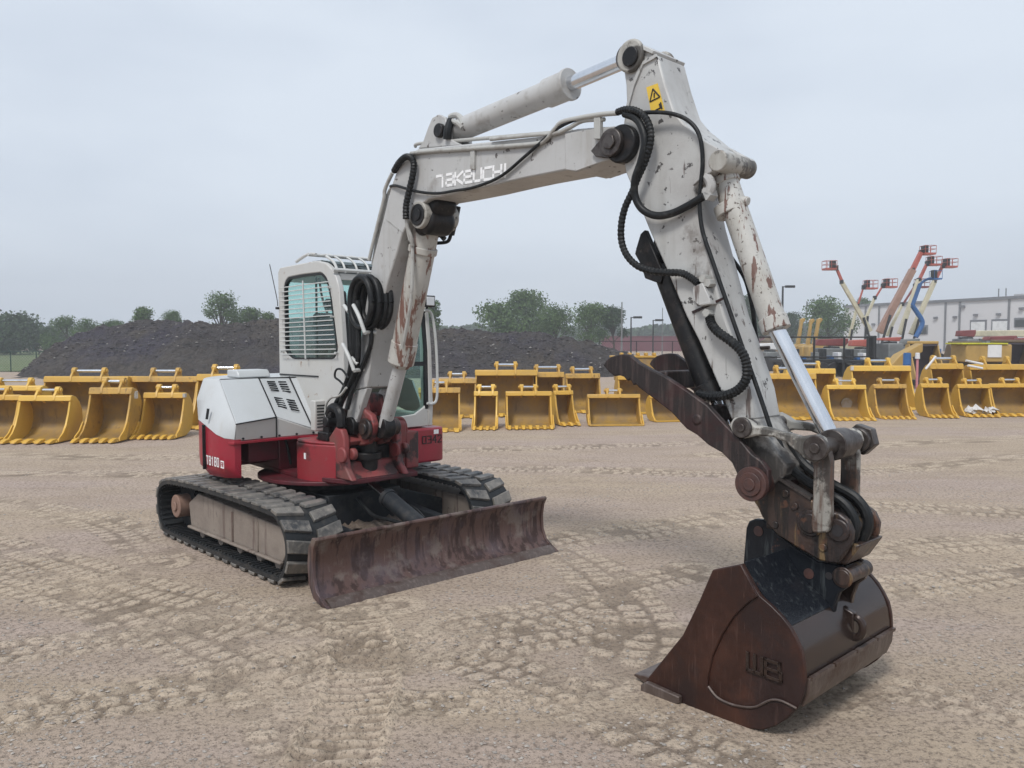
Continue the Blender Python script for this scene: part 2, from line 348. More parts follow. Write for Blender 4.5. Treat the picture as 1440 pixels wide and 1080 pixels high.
mb = MB(); mb.box(1.575, 1.60, -.75, .65, .12, .36)
for b in (-.5, .4): mb.prism([(1.60, .36), (1.45, .26), (.55, .34), (.55, .22), (1.42, .12), (1.60, .10)], b-.045, b+.045)
mb.box(1.30, 1.40, -.455, .355, .15, .25)
P(mb, 'blade_arm', 'dark', bevel=.008)
cy = MB(); cy.cyl((.98, -.07, .49), (1.50, -.07, .30), .068); cy.cyl((.96, -.07, .497), (1.0, -.07, .483), .078)
P(cy, 'blade_cylinder', 'dark', bevel=.005)
P(MB().cyl((.72, -.07, .585), (.98, -.07, .49), .032), 'cylinder_rod', 'chrome')
mb = MB(); mb.tube([(.75, .12, .50), (.95, .10, .42), (1.15, .08, .40), (1.35, .02, .36)], .016); mb.tube([(.75, -.22, .48), (.95, -.2, .36), (1.2, -.2, .36), (1.4, -.14, .33)], .016)
P(mb, 'hydraulic_hose', 'hose')

# --- upper frame
mb = MB()
mb.prism(arcpts(.10, -.05, .66, 0, 360, 48)[:-1], .588, .622, 'z')
mb.prism([(-.75, -.45), (.22, -.52), (.70, -.44), (.90, -.36), (.90, .30), (.62, .42), (.42, .66), (-.75, .70)], .6225, .66, 'z')
P(mb, 'slew_platform', 'reddark', bevel=.006)
mb = MB(); mb.box(-.70, -.02, -.52, .62, .6605, .955); mb.box(-.70, -.25, -.80, -.5205, .70, .955); mb.box(-.2495, -.03, -.80, -.5205, .75, .955); mb.box(.02, .40, -.10, .60, .6605, .95)
P(mb, 'engine_bay', 'reddark', bevel=.01)
mb = MB()
for k in range(1): mb.tube([(-.02, -.46, .93), (.0, -.44, .82), (.0, -.42, .70)], .012)
P(mb, 'engine_hose', 'hose')

# --- counterweight and hood
ctr = (.0, .0)
def rad(t): return 1.13+.075*min(1, max(0, (abs(t)-108)/40) if t > -180 else max(0, (252+t)/40))
def plan():
    L_ = [(.085, -.975), (.03, -1.035), (-.05, -1.07)]
    L_ += [(rad(t)*math.cos(R(t)), rad(t)*math.sin(R(t))) for t in range(-108, -255, -7)]
    L_ += [(-.05, 1.07), (.03, 1.035), (.085, .975)]
    return L_
PL = plan()
def split(a):
    if a > .075: return .97
    return min(1.10, .965+max(0, (.075-a))*.36) if a > -.30 else 1.10
def skirt(top, bot, inset=.0, thick=.06, bulge=0, pl=PL):
    mb = MB(); n = len(pl); rows = 6; vs = []
    for i, (a, b) in enumerate(pl):
        zt, zb = top(a, b), bot(a, b)
        for k in range(rows+1):
            t = k/rows; z = zb+(zt-zb)*t
            f_ = 1-inset-(bulge*max(0, .25-t)**2*4)
            vs.append((a*f_, b*f_, z))
        for k in (rows, 0): vs.append((a*(1-inset-thick), b*(1-inset-thick), zt if k else zb))
    w = rows+3
    for i in range(n-1):
        for k in range(w): mb.f.append((i*w+k, (i+1)*w+k, (i+1)*w+(k+1) % w, i*w+(k+1) % w))
    mb.f.append(tuple(range(w))); mb.f.append(tuple(range((n-1)*w, n*w))[::-1]); mb.v = vs
    return mb
cw = skirt(lambda a, b: split(a) if b < .8 else 1.0, lambda a, b: .635+.03*max(0, a+.3), bulge=.25)
cw = P(cw, 'counterweight', 'red', bevel=.008, smooth=50)
mb = MB()
for z in (.76, .86, .95, 1.03):
    for t in (-172, -158, -146): mb.cyl((1.20*math.cos(R(t)), 1.20*math.sin(R(t)), z), (1.235*math.cos(R(t)), 1.235*math.sin(R(t)), z), .035, .03, 14)
P(mb, 'bumper_stud', 'decal', cw)
mb = MB(); mb.box(-.265, -.255, -1.10, -1.070, .70, 1.08)
P(mb, 'panel_gap', 'black', cw)
M1, M2, M3, M4 = [(0.109,-0.97,1.101),(0.05,-0.575,1.13),(0.079,-0.234,1.001),(0.122,-0.1,1.02)]
T1, T2, T3, T4 = (-.345, -.906, 1.46), (-.358, -.53, 1.46), (-.296, -.26, 1.46), (-.205, .05, 1.46)
def lerp3(p, q, t): return tuple(p[i]+(q[i]-p[i])*t for i in range(3))
mb = MB()
base, top = [], []
for i, (a, b) in enumerate(PL):
    base.append((a*1.002, b*1.002, split(a)+.004))
    if i == 0: top.append(M1)
    elif i == 1: q = lerp3(M1, T1, .16); top.append((q[0], q[1]-.002, q[2]))
    elif i == 2: q = lerp3(M1, T1, .38); top.append((q[0], q[1]-.002, q[2]))
    elif i == 3: top.append(T1)
    elif a < -.2: top.append((a*.972, b*.955, 1.46))
    else: top.append((a*.9, b*.88, 1.40))
n = len(PL)
mid = [tuple((base[i][k]+top[i][k])/2*(1.0 if k == 2 else 1.03) for k in range(3)) for i in range(n)]
mid[0] = lerp3(base[0], top[0], .5)
mb.v = base+mid+top
for r in (0, n):
    for i in range(n-1): mb.f.append((r+i, r+i+1, r+n+i+1, r+n+i))
lid = len(mb.v); mb.v += [T2, T3, T4, (-.2, .66, 1.455)]
mb.f.append((2*n+3, lid, lid+1, lid+2, lid+3)+tuple(range(3*n-4, 2*n+3, -1)))
P(mb, 'engine_hood', 'whiteclean', smooth=50, bevel=.012)
def quad_panel(p, q, r, s, name, m, th=.02, **k):
    """p q r s corner points; a slab with its outer face on them"""
    P0 = [Vector(x) for x in (p, q, r, s)]; nn = (P0[1]-P0[0]).cross(P0[3]-P0[0]).normalized()
    if nn.dot(Vector((6.5, -4, 1.8))-P0[0]) < 0: nn = -nn
    mb = MB(); mb.add([v for v in P0]+[v-nn*th for v in P0], [(0, 1, 2, 3), (7, 6, 5, 4), (0, 4, 5, 1), (1, 5, 6, 2), (2, 6, 7, 3), (3, 7, 4, 0)])
    return P(mb, name, m, **k)
g_ = .006
def bi(p, q, r, s, u, v): return tuple((p[i]*(1-u)+q[i]*u)*(1-v)+(s[i]*(1-u)+r[i]*u)*v for i in range(3))
def inset_panel(p, q, r, s, name, m, e=.012):
    return quad_panel(bi(p, q, r, s, e, e), bi(p, q, r, s, 1-e, e), bi(p, q, r, s, 1-e, 1-e), bi(p, q, r, s, e, 1-e), name, m, bevel=.006)
inset_panel(T1, T2, M2, M1, 'hood_panel', 'whiteclean')
vp = inset_panel(T2, T3, M3, M2, 'vent_panel', 'whiteclean', .02)
inset_panel(T3, T4, M4, M3, 'hood_panel', 'whiteclean', .02)
nv = (Vector(T3)-Vector(T2)).cross(Vector(M2)-Vector(T2)).normalized()
if nv.dot(Vector((6.5, -4, 1.8))) < 0: nv = -nv
for gu in (.20, .56):
    for gv in (.10, .48):
        sl = MB()
        for k in range(5):
            c0 = bi(T2, T3, M3, M2, gu, gv+k*.050); c1 = bi(T2, T3, M3, M2, gu+.25, gv+k*.050); c2 = bi(T2, T3, M3, M2, gu+.25, gv+k*.050+.010); c3 = bi(T2, T3, M3, M2, gu, gv+k*.050+.010)
            vs = [tuple(Vector(c)+nv*.008) for c in (c0, c1, c2, c3)]+[tuple(Vector(c)-nv*.004) for c in (c0, c1, c2, c3)]
            sl.add(vs, [(0, 1, 2, 3), (7, 6, 5, 4), (0, 4, 5, 1), (1, 5, 6, 2), (2, 6, 7, 3), (3, 7, 4, 0)])
        P(sl, 'vent_slot', 'black', vp, smooth=0)
B1, B2, B3, B4 = (.077, -.97, .955), (.045, -.575, .955), (.078, -.234, .955), (.14, -.08, .955)
quad_panel(M1, M2, B2, B1, 'hood_panel', 'cabwhite', bevel=.008)
quad_panel(M2, M3, B3, B2, 'hood_panel', 'cabwhite', bevel=.008)
quad_panel(M3, M4, B4, B3, 'hood_panel', 'cabwhite', bevel=.008)
mb = MB()
for p, q in ((T2, M2), (M2, B2), (T3, M3), (M1, M2), (T4, M4)): mb.tube([tuple(Vector(p)+Vector((.004, -.004, .002))), tuple(Vector(q)+Vector((.004, -.004, .002)))], .0055, 6, 0)
mb.tube([(-.58, -.204, 1.475), (.12, -.204, 1.475)], .007, 6, 0)
P(mb, 'panel_gap', 'black')
mb = MB(); mb.prism([(.10, -.99), (.06, -.57), (.095, -.22), (.2, -.06), (.14, -.03), (-.02, -.3), (-.02, -.9), (.04, -1.02)], .93, .954, 'z')
P(mb, 'hood_rail', 'red', bevel=.004)
mb = MB()
for i in range(5): mb.cyl((.0815, -.90+.165*i, .975), (.092, -.90+.165*i, .975), .010, n=8)
P(mb, 'bolt', 'black')
mb = MB(); mb.prism([(-.38, 1.462), (-.40, 1.50), (-.43, 1.53), (-.62, 1.53), (-.62, 1.462)], -.71, -.40)
P(mb, 'hood_box', 'whiteclean', bevel=.012)
mb = MB(); mb.box(.14, .22, -.30, -.13, 1.0, 1.27); gb = P(mb, 'grille_box', 'cabwhite', bevel=.01)
mb = MB()
for k in range(8): mb.box(.218, .224, -.28, -.15, 1.03+.027*k, 1.042+.027*k)
P(mb, 'grille_slot', 'black', gb)
# side vents of the rear hood
mb = MB()
for k in range(4): t = R(-142-8*k); mb.tube([(1.11*math.cos(t), 1.11*math.sin(t), 1.16), (1.08*math.cos(t), 1.08*math.sin(t), 1.36)], .018, 6, 0)
mb.tube([(-.20, -1.085, 1.13), (-.20, -1.07, 1.22)], .012, 6, 0)
P(mb, 'rear_vent', 'black')
# model lettering on the counterweight
tl = [(-0.263,-1.076,0.739),(0.087,-1.076,0.778),(-0.259,-1.076,0.831)]
tl[0] = (tl[0][0]+.03,)+tuple(tl[0][1:]); tw = tl[1][0]-tl[0][0]; th = tl[2][2]-tl[0][2]
mb = lettering('TB180', lambda x, y, d: (tl[0][0]+x*.86, -1.0765-d-.001, tl[0][2]+.01+y), .068, w=.55, gap=.50, wt=.22); TX = max(v[0] for v in mb.v)-tl[0][0]
P(mb, 'model_lettering', 'decal', cw, smooth=0)
x0 = tl[0][0]+TX+.03
mb = MB(); mb.box(x0, x0+.062, -1.0785, -1.0770, tl[0][2]+.004, tl[0][2]+.066)
P(mb, 'model_plate', 'decal', cw)
P(lettering('FR', lambda x, y, d: (x0+.012+x, -1.0787-d, tl[0][2]+.018+y), .034, w=.45, gap=.4, wt=.24), 'model_lettering', 'red', cw, smooth=0)

# toolbox in front of the engine bay
tb = [(.17, -.47), (.60, -.50), (.70, -.44), (.70, -.33), (.15, -.20)]
tb = [(.20, -.47), (.30, -.52), (.50, -.50), (.72, -.40), (.66, -.28), (.15, -.20)]
mb = MB(); mb.prism(tb, .61, .93, 'z'); mb.prism([(p[0]*.97+.01, p[1]*.97-.01) for p in tb], .9305, .955, 'z')
tbx = P(mb, 'toolbox', 'redgrime', bevel=.028, seg=3)
mb = MB(); mb.box(.40, .425, -.5145, -.508, .80, .85); P(mb, 'sticker', 'decal', tbx)
# 0342 box on the cab side
sb = [(.25, .80), (.30, .90), (.56, .90), (.56, .40), (.25, .40)]
mb = MB(); mb.prism([(.20, .38), (.57, .36), (.575, .80), (.545, .87), (.20, .90)], .665, .985, 'z'); sbx = P(mb, 'side_box', 'red', bevel=.02, seg=3)
mb = MB(); mb.box(.5695, .583, .50, .515, .68, .97); P(mb, 'panel_gap', 'black', sbx)
nb = [(0.58,0.614,0.845),(0.58,0.823,0.827),(0.58,0.615,0.917)]
P(lettering('0342', lambda x, y, d: (.5765+d, nb[0][1]+x-.01, nb[0][2]+y), .065, w=.62, gap=.45, wt=.2), 'unit_number', 'ink', sbx, smooth=0)
mb = MB(); mb.box(.5745, .5775, .735, .79, .925, .965); P(mb, 'sticker', 'decal', sbx)

# --- front castings and swing bracket
mb = MB()
for b0, b1 in ((-.40, -.34), (.12, .18)):
    mb.prism([(.40, .6605), (.95, .6605), (.86, .76), (.84, .86), (.84, 1.00), (.80, 1.07), (.72, 1.09), (.62, 1.0), (.40, .98)], b0, b1); mb.boss(.84, .865, b0-.03, b0-.001, .065); mb.boss(.84, .865, b1+.001, b1+.05, .05)
mb.prism([(.40, .93), (.80, .93), (.84, .97), (.78, 1.0), (.40, 1.0)], -.3395, -.20)
mb.box(.42, .66, -.335, .115, .6615, .93)
mb.prism([(.6605, .6615), (.90, .6615), (.80, .74), (.78, .79), (.6605, .79)], -.3395, .1195)
mb.prism([(.6605, .95), (.80, .95), (.83, .985), (.80, 1.02), (.6605, 1.02)], -.1995, .1195)
P(mb, 'swing_casting', 'redfaded', bevel=.015, seg=3)
mb = MB()
mb.prism([(.45, .6615), (.72, .6615), (.74, .96), (.74, 1.07), (.70, 1.11), (.66, 1.07), (.45, 1.02)], .22, .30)
mb.box(.46, .735, .3005, .44, .665, .99)
P(mb, 'bracket_guard', 'redfaded', bevel=.012)
mb = MB(); mb.tube([(.70, -.05, 1.10), (.70, .21, 1.115), (.705, .29, 1.10), (.71, .32, 1.02), (.71, .32, .90)], .014, 8); P(mb, 'guard_rail', 'redfaded')
mb = MB(); mb.cyl((.76, -.12, .625), (.76, -.12, .97), .085); mb.cyl((.76, -.12, .80), (.76, -.12, .86), .12); mb.box(.665, .75, -.33, .11, .70, .90)
P(mb, 'swing_post', 'grease', bevel=.008)
mb = MB()
for b0, b1 in ((-.235, -.175), (-.065, -.005)):
    mb.prism([(.62, .97), (.82, .92), (.93, .95), (1.00, 1.03), (1.02, 1.12), (.98, 1.19), (.90, 1.22), (.86, 1.34), (.74, 1.36), (.60, 1.26), (.55, 1.10)], b0, b1)
mb.prism([(.64, .99), (.82, .94), (.90, .98), (.84, 1.20), (.64, 1.15)], -.174, -.066)
P(mb, 'swing_bracket', 'redfaded', bevel=.014, seg=3)
mb = MB(); mb.boss(.93, 1.075, -.285, .06, .05); mb.boss(.93, 1.075, -.265, -.236, .088); mb.boss(.93, 1.075, -.004, .06, .07)
mb.boss(.62, 1.17, -.325, .08, .055)
P(mb, 'pivot_pin', 'coupler', bevel=.008)
mb = MB()
mb.tube([(.52, -.36, .98), (.56, -.37, 1.16), (.64, -.37, 1.24), (.74, -.37, 1.20), (.76, -.37, 1.08)], .04, 10)
mb.prism([(.50, .98), (.60, .98), (.64, 1.2), (.54, 1.22)], -.40, -.34); mb.boss(.60, 1.12, -.43, -.34, .045)
mb.box(.46, .62, -.42, -.2, .955, 1.03)
P(mb, 'hose_bracket', 'grease', bevel=.01)

# ------------------------------------------------------------------ cab
CB0, CB1 = -.20, .74
def roundpoly(pts, r=.05, n=4):
    out = []
    m_ = len(pts)
    for i in range(m_):
        p = Vector(pts[i]); a = Vector(pts[i-1]); b = Vector(pts[(i+1) % m_])
        ra = min(r, (a-p).length*.45, (b-p).length*.45)
        s = p+(a-p).normalized()*ra; e = p+(b-p).normalized()*ra
        for k in range(n+1):
            t = k/n; out.append(tuple((1-t)**2*s+2*t*(1-t)*p+t*t*e))
    return out
def resample(poly, n, c):
    """points where rays from c at even angles meet the polygon"""
    out = []
    for i in range(n):
        t = 2*math.pi*(i+.5)/n; d = Vector((math.cos(t), math.sin(t))); best = None
        for j in range(len(poly)):
            p = Vector(poly[j]); q = Vector(poly[(j+1) % len(poly)]); e = q-p
            den = d.x*e.y-d.y*e.x
            if abs(den) < 1e-9: continue
            w = p-Vector(c); s = (w.x*e.y-w.y*e.x)/den; u = (w.x*d.y-w.y*d.x)/den
            if s > 0 and -1e-6 <= u <= 1+1e-6 and (best is None or s > best): best = s
        out.append((c[0]+d.x*best, c[1]+d.y*best))
    return out
side_out = [(-.60, 1.00), (-.60, 2.455), (-.57, 2.48), (.10, 2.50), (.27, 2.47), (.40, 2.38), (.46, 2.27), (.52, 1.70), (.54, 1.20), (.48, 1.00)]
win = [(-0.481,1.686),(-0.489,2.319),(-0.419,2.382),(-0.144,2.392),(0.189,2.392),(0.282,2.331),(0.348,2.156),(0.441,1.715),(0.382,1.634),(-0.335,1.622)]
sow = resample(roundpoly(side_out, .055), 96, (-.0, 1.95)); siw = resample(roundpoly(win, .04), 96, (-.0, 1.95))
mb = MB(); mb.ring(sow, siw, CB0, CB0+.05)
cab = P(mb, 'cab', 'cabwhite', bevel=.010)
tag(cab, label='white cab with barred side window and tinted skylight')
win2 = [(-.40, 1.5), (-.42, 2.30), (-.34, 2.38), (.12, 2.38), (.30, 2.25), (.42, 1.80), (.44, 1.18), (.34, 1.12), (-.3, 1.12)]
siw2 = resample(roundpoly(win2, .06), 96, (-.0, 1.95))
mb = MB(); mb.ring(sow, siw2, CB1-.05, CB1)
mb.prism([(CB0+.001, 1.0), (CB1-.001, 1.0), (CB1-.001, 1.06), (CB0+.001, 1.06)], -.60, .47, 'a')
mb.prism([(CB0+.0505, 1.061), (CB1-.0505, 1.061), (CB1-.0505, 1.42), (CB0+.0505, 1.42)], -.60, -.56, 'a')
mb.prism([(CB0+.0505, 2.35), (CB1-.0505, 2.35), (CB1-.0505, 2.46), (CB0+.0505, 2.46)], -.60, -.55, 'a')
# roof slab, front sill and header
mb.prism([(-.58, 2.455), (-.50, 2.485), (.10, 2.51), (.12, 2.47), (-.55, 2.42)], CB0+.0505, CB1-.0505)
P(mb, 'cab_shell', 'cabwhite', cab, bevel=.01)
mb = MB(); mb.prism([(CB0+.0505, 1.0605), (.30, 1.0605), (.30, 1.12), (CB0+.0505, 1.12)], .44, .50, 'a')
mb.prism([(.30, 1.0), (.74, 1.0), (.755, 1.05), (.755, 1.35), (.715, 1.30), (.66, 1.18), (.55, 1.12), (.30, 1.10)], .505, .535, 'a')
mb.prism([(CB0+.0505, 2.315), (CB1-.0505, 2.315), (CB1-.0505, 2.375), (CB0+.0505, 2.375)], .345, .41, 'a')
mb.prism([(.44, 2.33), (.478, 2.20), (.535, 1.70), (.555, 1.20), (.545, 1.0), (.50, 1.0), (.50, 1.7), (.44, 2.2), (.40, 2.33)], .7005, .745)
mb.prism([(.425, 2.35), (.478, 2.25), (.535, 1.70), (.555, 1.20), (.545, 1.0), (.50, 1.0), (.50, 1.7), (.44, 2.2), (.38, 2.37)], -.205, -.155)
P(mb, 'windscreen_frame', 'cabwhite', cab, bevel=.008)
mb = MB(); mb.ring([(x, z) for x, z in siw], resample(roundpoly([( -.0+(x)*.955, 1.95+(z-1.95)*.955) for x, z in win], .03), 96, (0, 1.95)), -.198, -.165); P(mb, 'window_seal', 'black', cab)
mb = MB(); mb.prism(resample(roundpoly(win, .04), 60, (0, 1.95)), -.182, -.178); P(mb, 'side_window', 'glass', cab, smooth=0)
mb = MB(); mb.prism(siw2, .712, .716); P(mb, 'side_window', 'glass', cab, smooth=0)
mb = MB(); mb.box(.04, .058, -.177, -.165, 1.62, 2.36); mb.prism([(-.58, 1.62), (-.58, 2.35), (-.575, 2.35), (-.575, 1.62)], .72, .73)
mb.tube([(.10, -.172, 2.35), (.16, -.172, 2.15), (.30, -.172, 1.95), (.44, -.172, 1.86)], .010, 6)
P(mb, 'window_divider', 'black', cab)
mb = MB(); mb.add([(-.585, CB0+.05, 1.42), (-.585, CB1-.05, 1.42), (-.585, CB1-.05, 2.35), (-.585, CB0+.05, 2.35), (-.58, CB0+.05, 1.42), (-.58, CB1-.05, 1.42), (-.58, CB1-.05, 2.35), (-.58, CB0+.05, 2.35)], [(0, 1, 2, 3), (7, 6, 5, 4), (0, 4, 5, 1), (2, 6, 7, 3), (1, 5, 6, 2), (3, 7, 4, 0)])
P(mb, 'rear_window', 'glass', cab, smooth=0)
wsp = [(.40, 2.33), (.45, 2.22), (.505, 1.70), (.515, 1.20), (.50, 1.10)]
mb = MB(); mb.prism(wsp+[(a-.006, z) for a, z in wsp[::-1]], CB0+.051, CB1-.051); P(mb, 'windscreen', 'glass', cab)
mb = MB(); mb.prism([(.505, 1.56), (.525, 1.56), (.52, 1.60), (.503, 1.60)], CB0+.052, CB1-.052)
mb.prism([(.455, 2.22), (.475, 2.20), (.53, 1.70), (.54, 1.2), (.53, 1.12), (.51, 1.12), (.51, 1.7)], CB1-.075, CB1-.0395)
mb.prism([(.455, 2.22), (.475, 2.20), (.53, 1.70), (.54, 1.2), (.53, 1.12), (.51, 1.12), (.51, 1.7)], CB0+.0505, CB0+.07)
P(mb, 'windscreen_seal', 'black', cab)
rl = [(-.05, 2.508), (.12, 2.506), (.26, 2.478), (.36, 2.42), (.41, 2.35)]
mb = MB(); mb.prism(rl+[(a-.012, z-.018) for a, z in rl[::-1]], CB0+.052, CB1-.052); P(mb, 'skylight', 'roofglass', cab)
mb = MB()
for b in np.linspace(CB0+.10, CB1-.1, 7): mb.tube([(-.02, b, 2.56), (.14, b, 2.555), (.28, b, 2.52), (.38, b, 2.46), (.42, b, 2.38)], .0095, 6)
mb.tube([(.0, CB0-.02, 2.56), (.0, CB1+.02, 2.56)], .016, 8, 0); mb.tube([(.24, CB0+.02, 2.535), (.24, CB1, 2.535)], .012, 8, 0); mb.tube([(.41, CB0-.02, 2.40), (.41, CB1+.02, 2.40)], .018, 8, 0)
mb.tube([(-.30, CB0+.03, 2.52), (-.1, CB0+.03, 2.57), (.05, CB0+.03, 2.56)], .014, 8); mb.tube([(.24, CB0+.02, 2.53), (.36, CB0+.02, 2.47), (.42, CB0+.02, 2.39)], .012, 8)
mb.tube([(-.30, CB1-.03, 2.52), (-.1, CB1-.03, 2.57), (.05, CB1-.03, 2.56)], .014, 8)
P(mb, 'roof_guard', 'bars', cab)
mb = MB()
zs = np.linspace(1.665, 2.285, 16)
for k, z in enumerate(zs):
    zr = z+.0
    mb.tube([(-.51, -.235, zr), (.47-.11*(z-1.66)/.6, -.235, zr+.015)], .0050, 6, 0)
mb.tube([(-.03, -.243, 1.63), (-.06, -.243, 2.33)], .008, 6, 0); 
for z in (1.69, 2.0, 2.25): mb.cyl((-.51, -.235, z), (-.51, -.199, z), .008, n=6); mb.cyl((.45-.11*(z-1.66)/.6, -.235, z), (.45-.11*(z-1.66)/.6, -.199, z), .008, n=6)
P(mb, 'window_guard', 'bars', cab)
mb = MB(); mb.box(-.42, .02, .08, .52, 1.36, 1.48); mb.prism([(-.45, 1.45), (-.52, 2.05), (-.44, 2.07), (-.33, 1.48)], .10, .50); mb.box(-.47, -.40, .20, .40, 2.08, 2.2)
P(mb, 'seat', 'seat', cab, bevel=.04, seg=3)
mb = MB(); mb.box(-.45, .1, -.12, .05, 1.2, 1.56); mb.box(-.45, .05, .54, .66, 1.2, 1.55); mb.tube([(.0, -.04, 1.5), (.05, -.04, 1.72)], .014); mb.tube([(.0, .6, 1.5), (.05, .6, 1.72)], .014)
mb.box(.25, .36, -.12, .02, 1.1, 1.7); mb.box(-.5, .45, -.14, .68, 1.062, 1.10)
P(mb, 'cab_console', 'liner', cab, bevel=.02)
mb = MB(); mb.tube([(-.585, -.215, 2.12), (-.60, -.215, 2.20), (-.72, -.22, 2.52)], .004, 5); mb.cyl((-.59, -.2, 2.10), (-.59, -.23, 2.10), .012, n=8)
P(mb, 'antenna', 'ink', cab)
# lamp and grab rail on the far front corner
gr = [(0.56,0.647,2.074),(0.56,0.721,2.049),(0.56,0.761,1.905),(0.56,0.785,1.654),(0.56,0.792,1.355),(0.56,0.774,1.23),(0.56,0.715,1.206),(0.56,0.673,1.215)]
P(MB().tube(gr, .013, 8), 'grab_rail', 'bars', cab)
lc = (0.58,0.681,2.152)
mb = MB(); mb.box(lc[0]-.05, lc[0]+.02, lc[1]-.055, lc[1]+.06, lc[2]-.05, lc[2]+.055); mb.tube([(lc[0]-.02, lc[1], lc[2]-.05), (.5, lc[1]-.02, lc[2]-.13)], .012, 6, 0)
wl = P(mb, 'work_lamp', 'black', cab, bevel=.012)
mb = MB(); mb.box(lc[0]+.018, lc[0]+.027, lc[1]-.042, lc[1]+.047, lc[2]-.037, lc[2]+.042); P(mb, 'lens', 'lens', wl, bevel=.008)

# ------------------------------------------------------------------ boom
BN, BF = -.27, .03; BC = -.12
bo = [(0.82,1.391),(0.867,1.673),(0.945,1.96),(1.021,2.242),(1.094,2.451),(1.195,2.664),(1.284,2.852),(1.342,2.974),(1.398,3.057),(1.472,3.126),(1.562,3.18),(1.684,3.201),(2.184,3.147),(2.614,3.101),(2.993,3.062),(3.119,3.061),(3.24,3.06),(3.444,3.034),(3.518,3.021),(3.58,2.985),(3.622,2.93),(3.612,2.876),(3.551,2.838),(3.445,2.839),(3.337,2.81),(3.23,2.805),(3.155,2.829),(2.812,2.831),(2.6,2.828),(2.309,2.82),(2.019,2.819),(1.799,2.821),(1.697,2.782),(1.592,2.699),(1.529,2.653),(1.474,2.595),(1.418,2.482),(1.285,2.251),(1.155,1.957),(1.073,1.789),(1.04,1.618),(0.986,1.416)]
mb = MB(); mb.prism(bo, BN, BF)
boom = P(mb, 'boom', 'white', bevel=.010)
# boom foot legs
fl = [(0.82,1.386),(0.986,1.41),(0.934,1.327),(0.869,1.207),(0.814,1.104),(0.707,1.078),(0.664,1.134),(0.71,1.256)]
mb = MB(); mb.prism(fl, BN, BN+.06); mb.prism(fl, BF-.06, BF)
P(mb, 'boom_foot', 'white', boom, bevel=.008)
mb = MB(); mb.boss(fl[5][0]+.05, fl[5][1]+.01, BN-.03, BF+.03, .075); P(mb, 'foot_boss', 'grease', boom, bevel=.008)
# doubler plates and boom nose
q = [(3.154,3.046),(3.444,3.026),(3.539,3.017),(3.632,2.928),(3.612,2.868),(3.54,2.832),(3.446,2.831),(3.247,2.807),(3.161,2.828)]
mb = MB(); mb.prism(q, BN-.012, BN-.0005); mb.prism(q, BF+.0005, BF+.012); P(mb, 'nose_plate', 'white', boom, bevel=.004)
np_ = (3.543,-0.3,2.919)
mb = MB(); mb.boss(np_[0]+.045, np_[2]-.01, -.2955, .055, .108, 32); P(mb, 'nose_boss', 'grease', boom, bevel=.01)
mb = MB(); mb.boss(np_[0], np_[2], -.330, -.296, .078, 28); mb.boss(np_[0], np_[2], -.345, -.331, .045, 6)
mb.prism([(np_[0]-.16, np_[2]-.02), (np_[0]-.02, np_[2]+.085), (np_[0]-.02, np_[2]-.085), (np_[0]-.12, np_[2]-.06)], -.31, -.2965); P(mb, 'boom_pin', 'pin', boom, bevel=.005)
cb = (1.684,-0.28,2.72)
mb = MB(); mb.boss(cb[0], cb[2], -.275-.002, BF+.01, .10, 32); P(mb, 'cylinder_boss', 'grimewhite', boom, bevel=.008)
mb = MB(); mb.boss(cb[0], cb[2], -.285, -.2775, .08, 28); mb.boss(cb[0], cb[2], -.295, -.2855, .045, 16); P(mb, 'boss_cap', 'grease', boom, bevel=.004)
us = [(1.852,2.824),(1.818,2.745),(1.751,2.684),(1.683,2.633),(1.648,2.562),(1.561,2.602),(1.545,2.765),(1.598,2.844)]
mb = MB(); mb.prism(us, -.23, -.01); mb.boss(cb[0]+.02, cb[2]-.04, -.24, 0, .10); P(mb, 'cylinder_eye', 'grease', boom, bevel=.04, seg=3)
lg = [(1.627,3.219),(1.688,3.255),(1.748,3.347),(1.799,3.409),(1.873,3.42),(1.945,3.386),(1.977,3.315),(1.992,3.228),(2.125,3.16)]
mb = MB(); mb.prism(lg, -.23, -.19); mb.prism(lg, -.05, -.01); P(mb, 'cylinder_lug', 'white', boom, bevel=.006)
lp = (1.901,-0.23,3.297)
mb = MB(); mb.boss(lp[0], lp[2], -.262, .02, .05); P(mb, 'lug_pin', 'grease', boom, bevel=.006)
tq = [(1.91,-0.272,2.892),(2.623,-0.273,2.866),(1.911,-0.273,2.968),(2.623,-0.272,2.926)]
A0 = Vector((tq[0][0], tq[0][2])); A1 = Vector((tq[1][0], tq[1][2])); AL = (A1-A0).length; AD = (A1-A0).normalized(); AU = Vector((-AD.y, AD.x))
H_ = (Vector((tq[2][0], tq[2][2]))-A0).length
def ff(x, y, d): q = A0+AD*x*1.0+AU*y; return (q.x, -.2705-d, q.y)
tmp = lettering('taKeUCHI', ff, H_, w=1.0, gap=.38, wt=.25)
xm = max(((v[0]-A0.x)*AD.x+(v[2]-A0.y)*AD.y) for v in tmp.v); kx = AL/xm
def ff(x, y, d): q = A0+AD*x*kx+AU*y; return (q.x, -.2705-d, q.y)
P(lettering('taKeUCHI', ff, H_, w=1.0, gap=.38, wt=.33), 'boom_lettering', 'decal', boom, smooth=0)
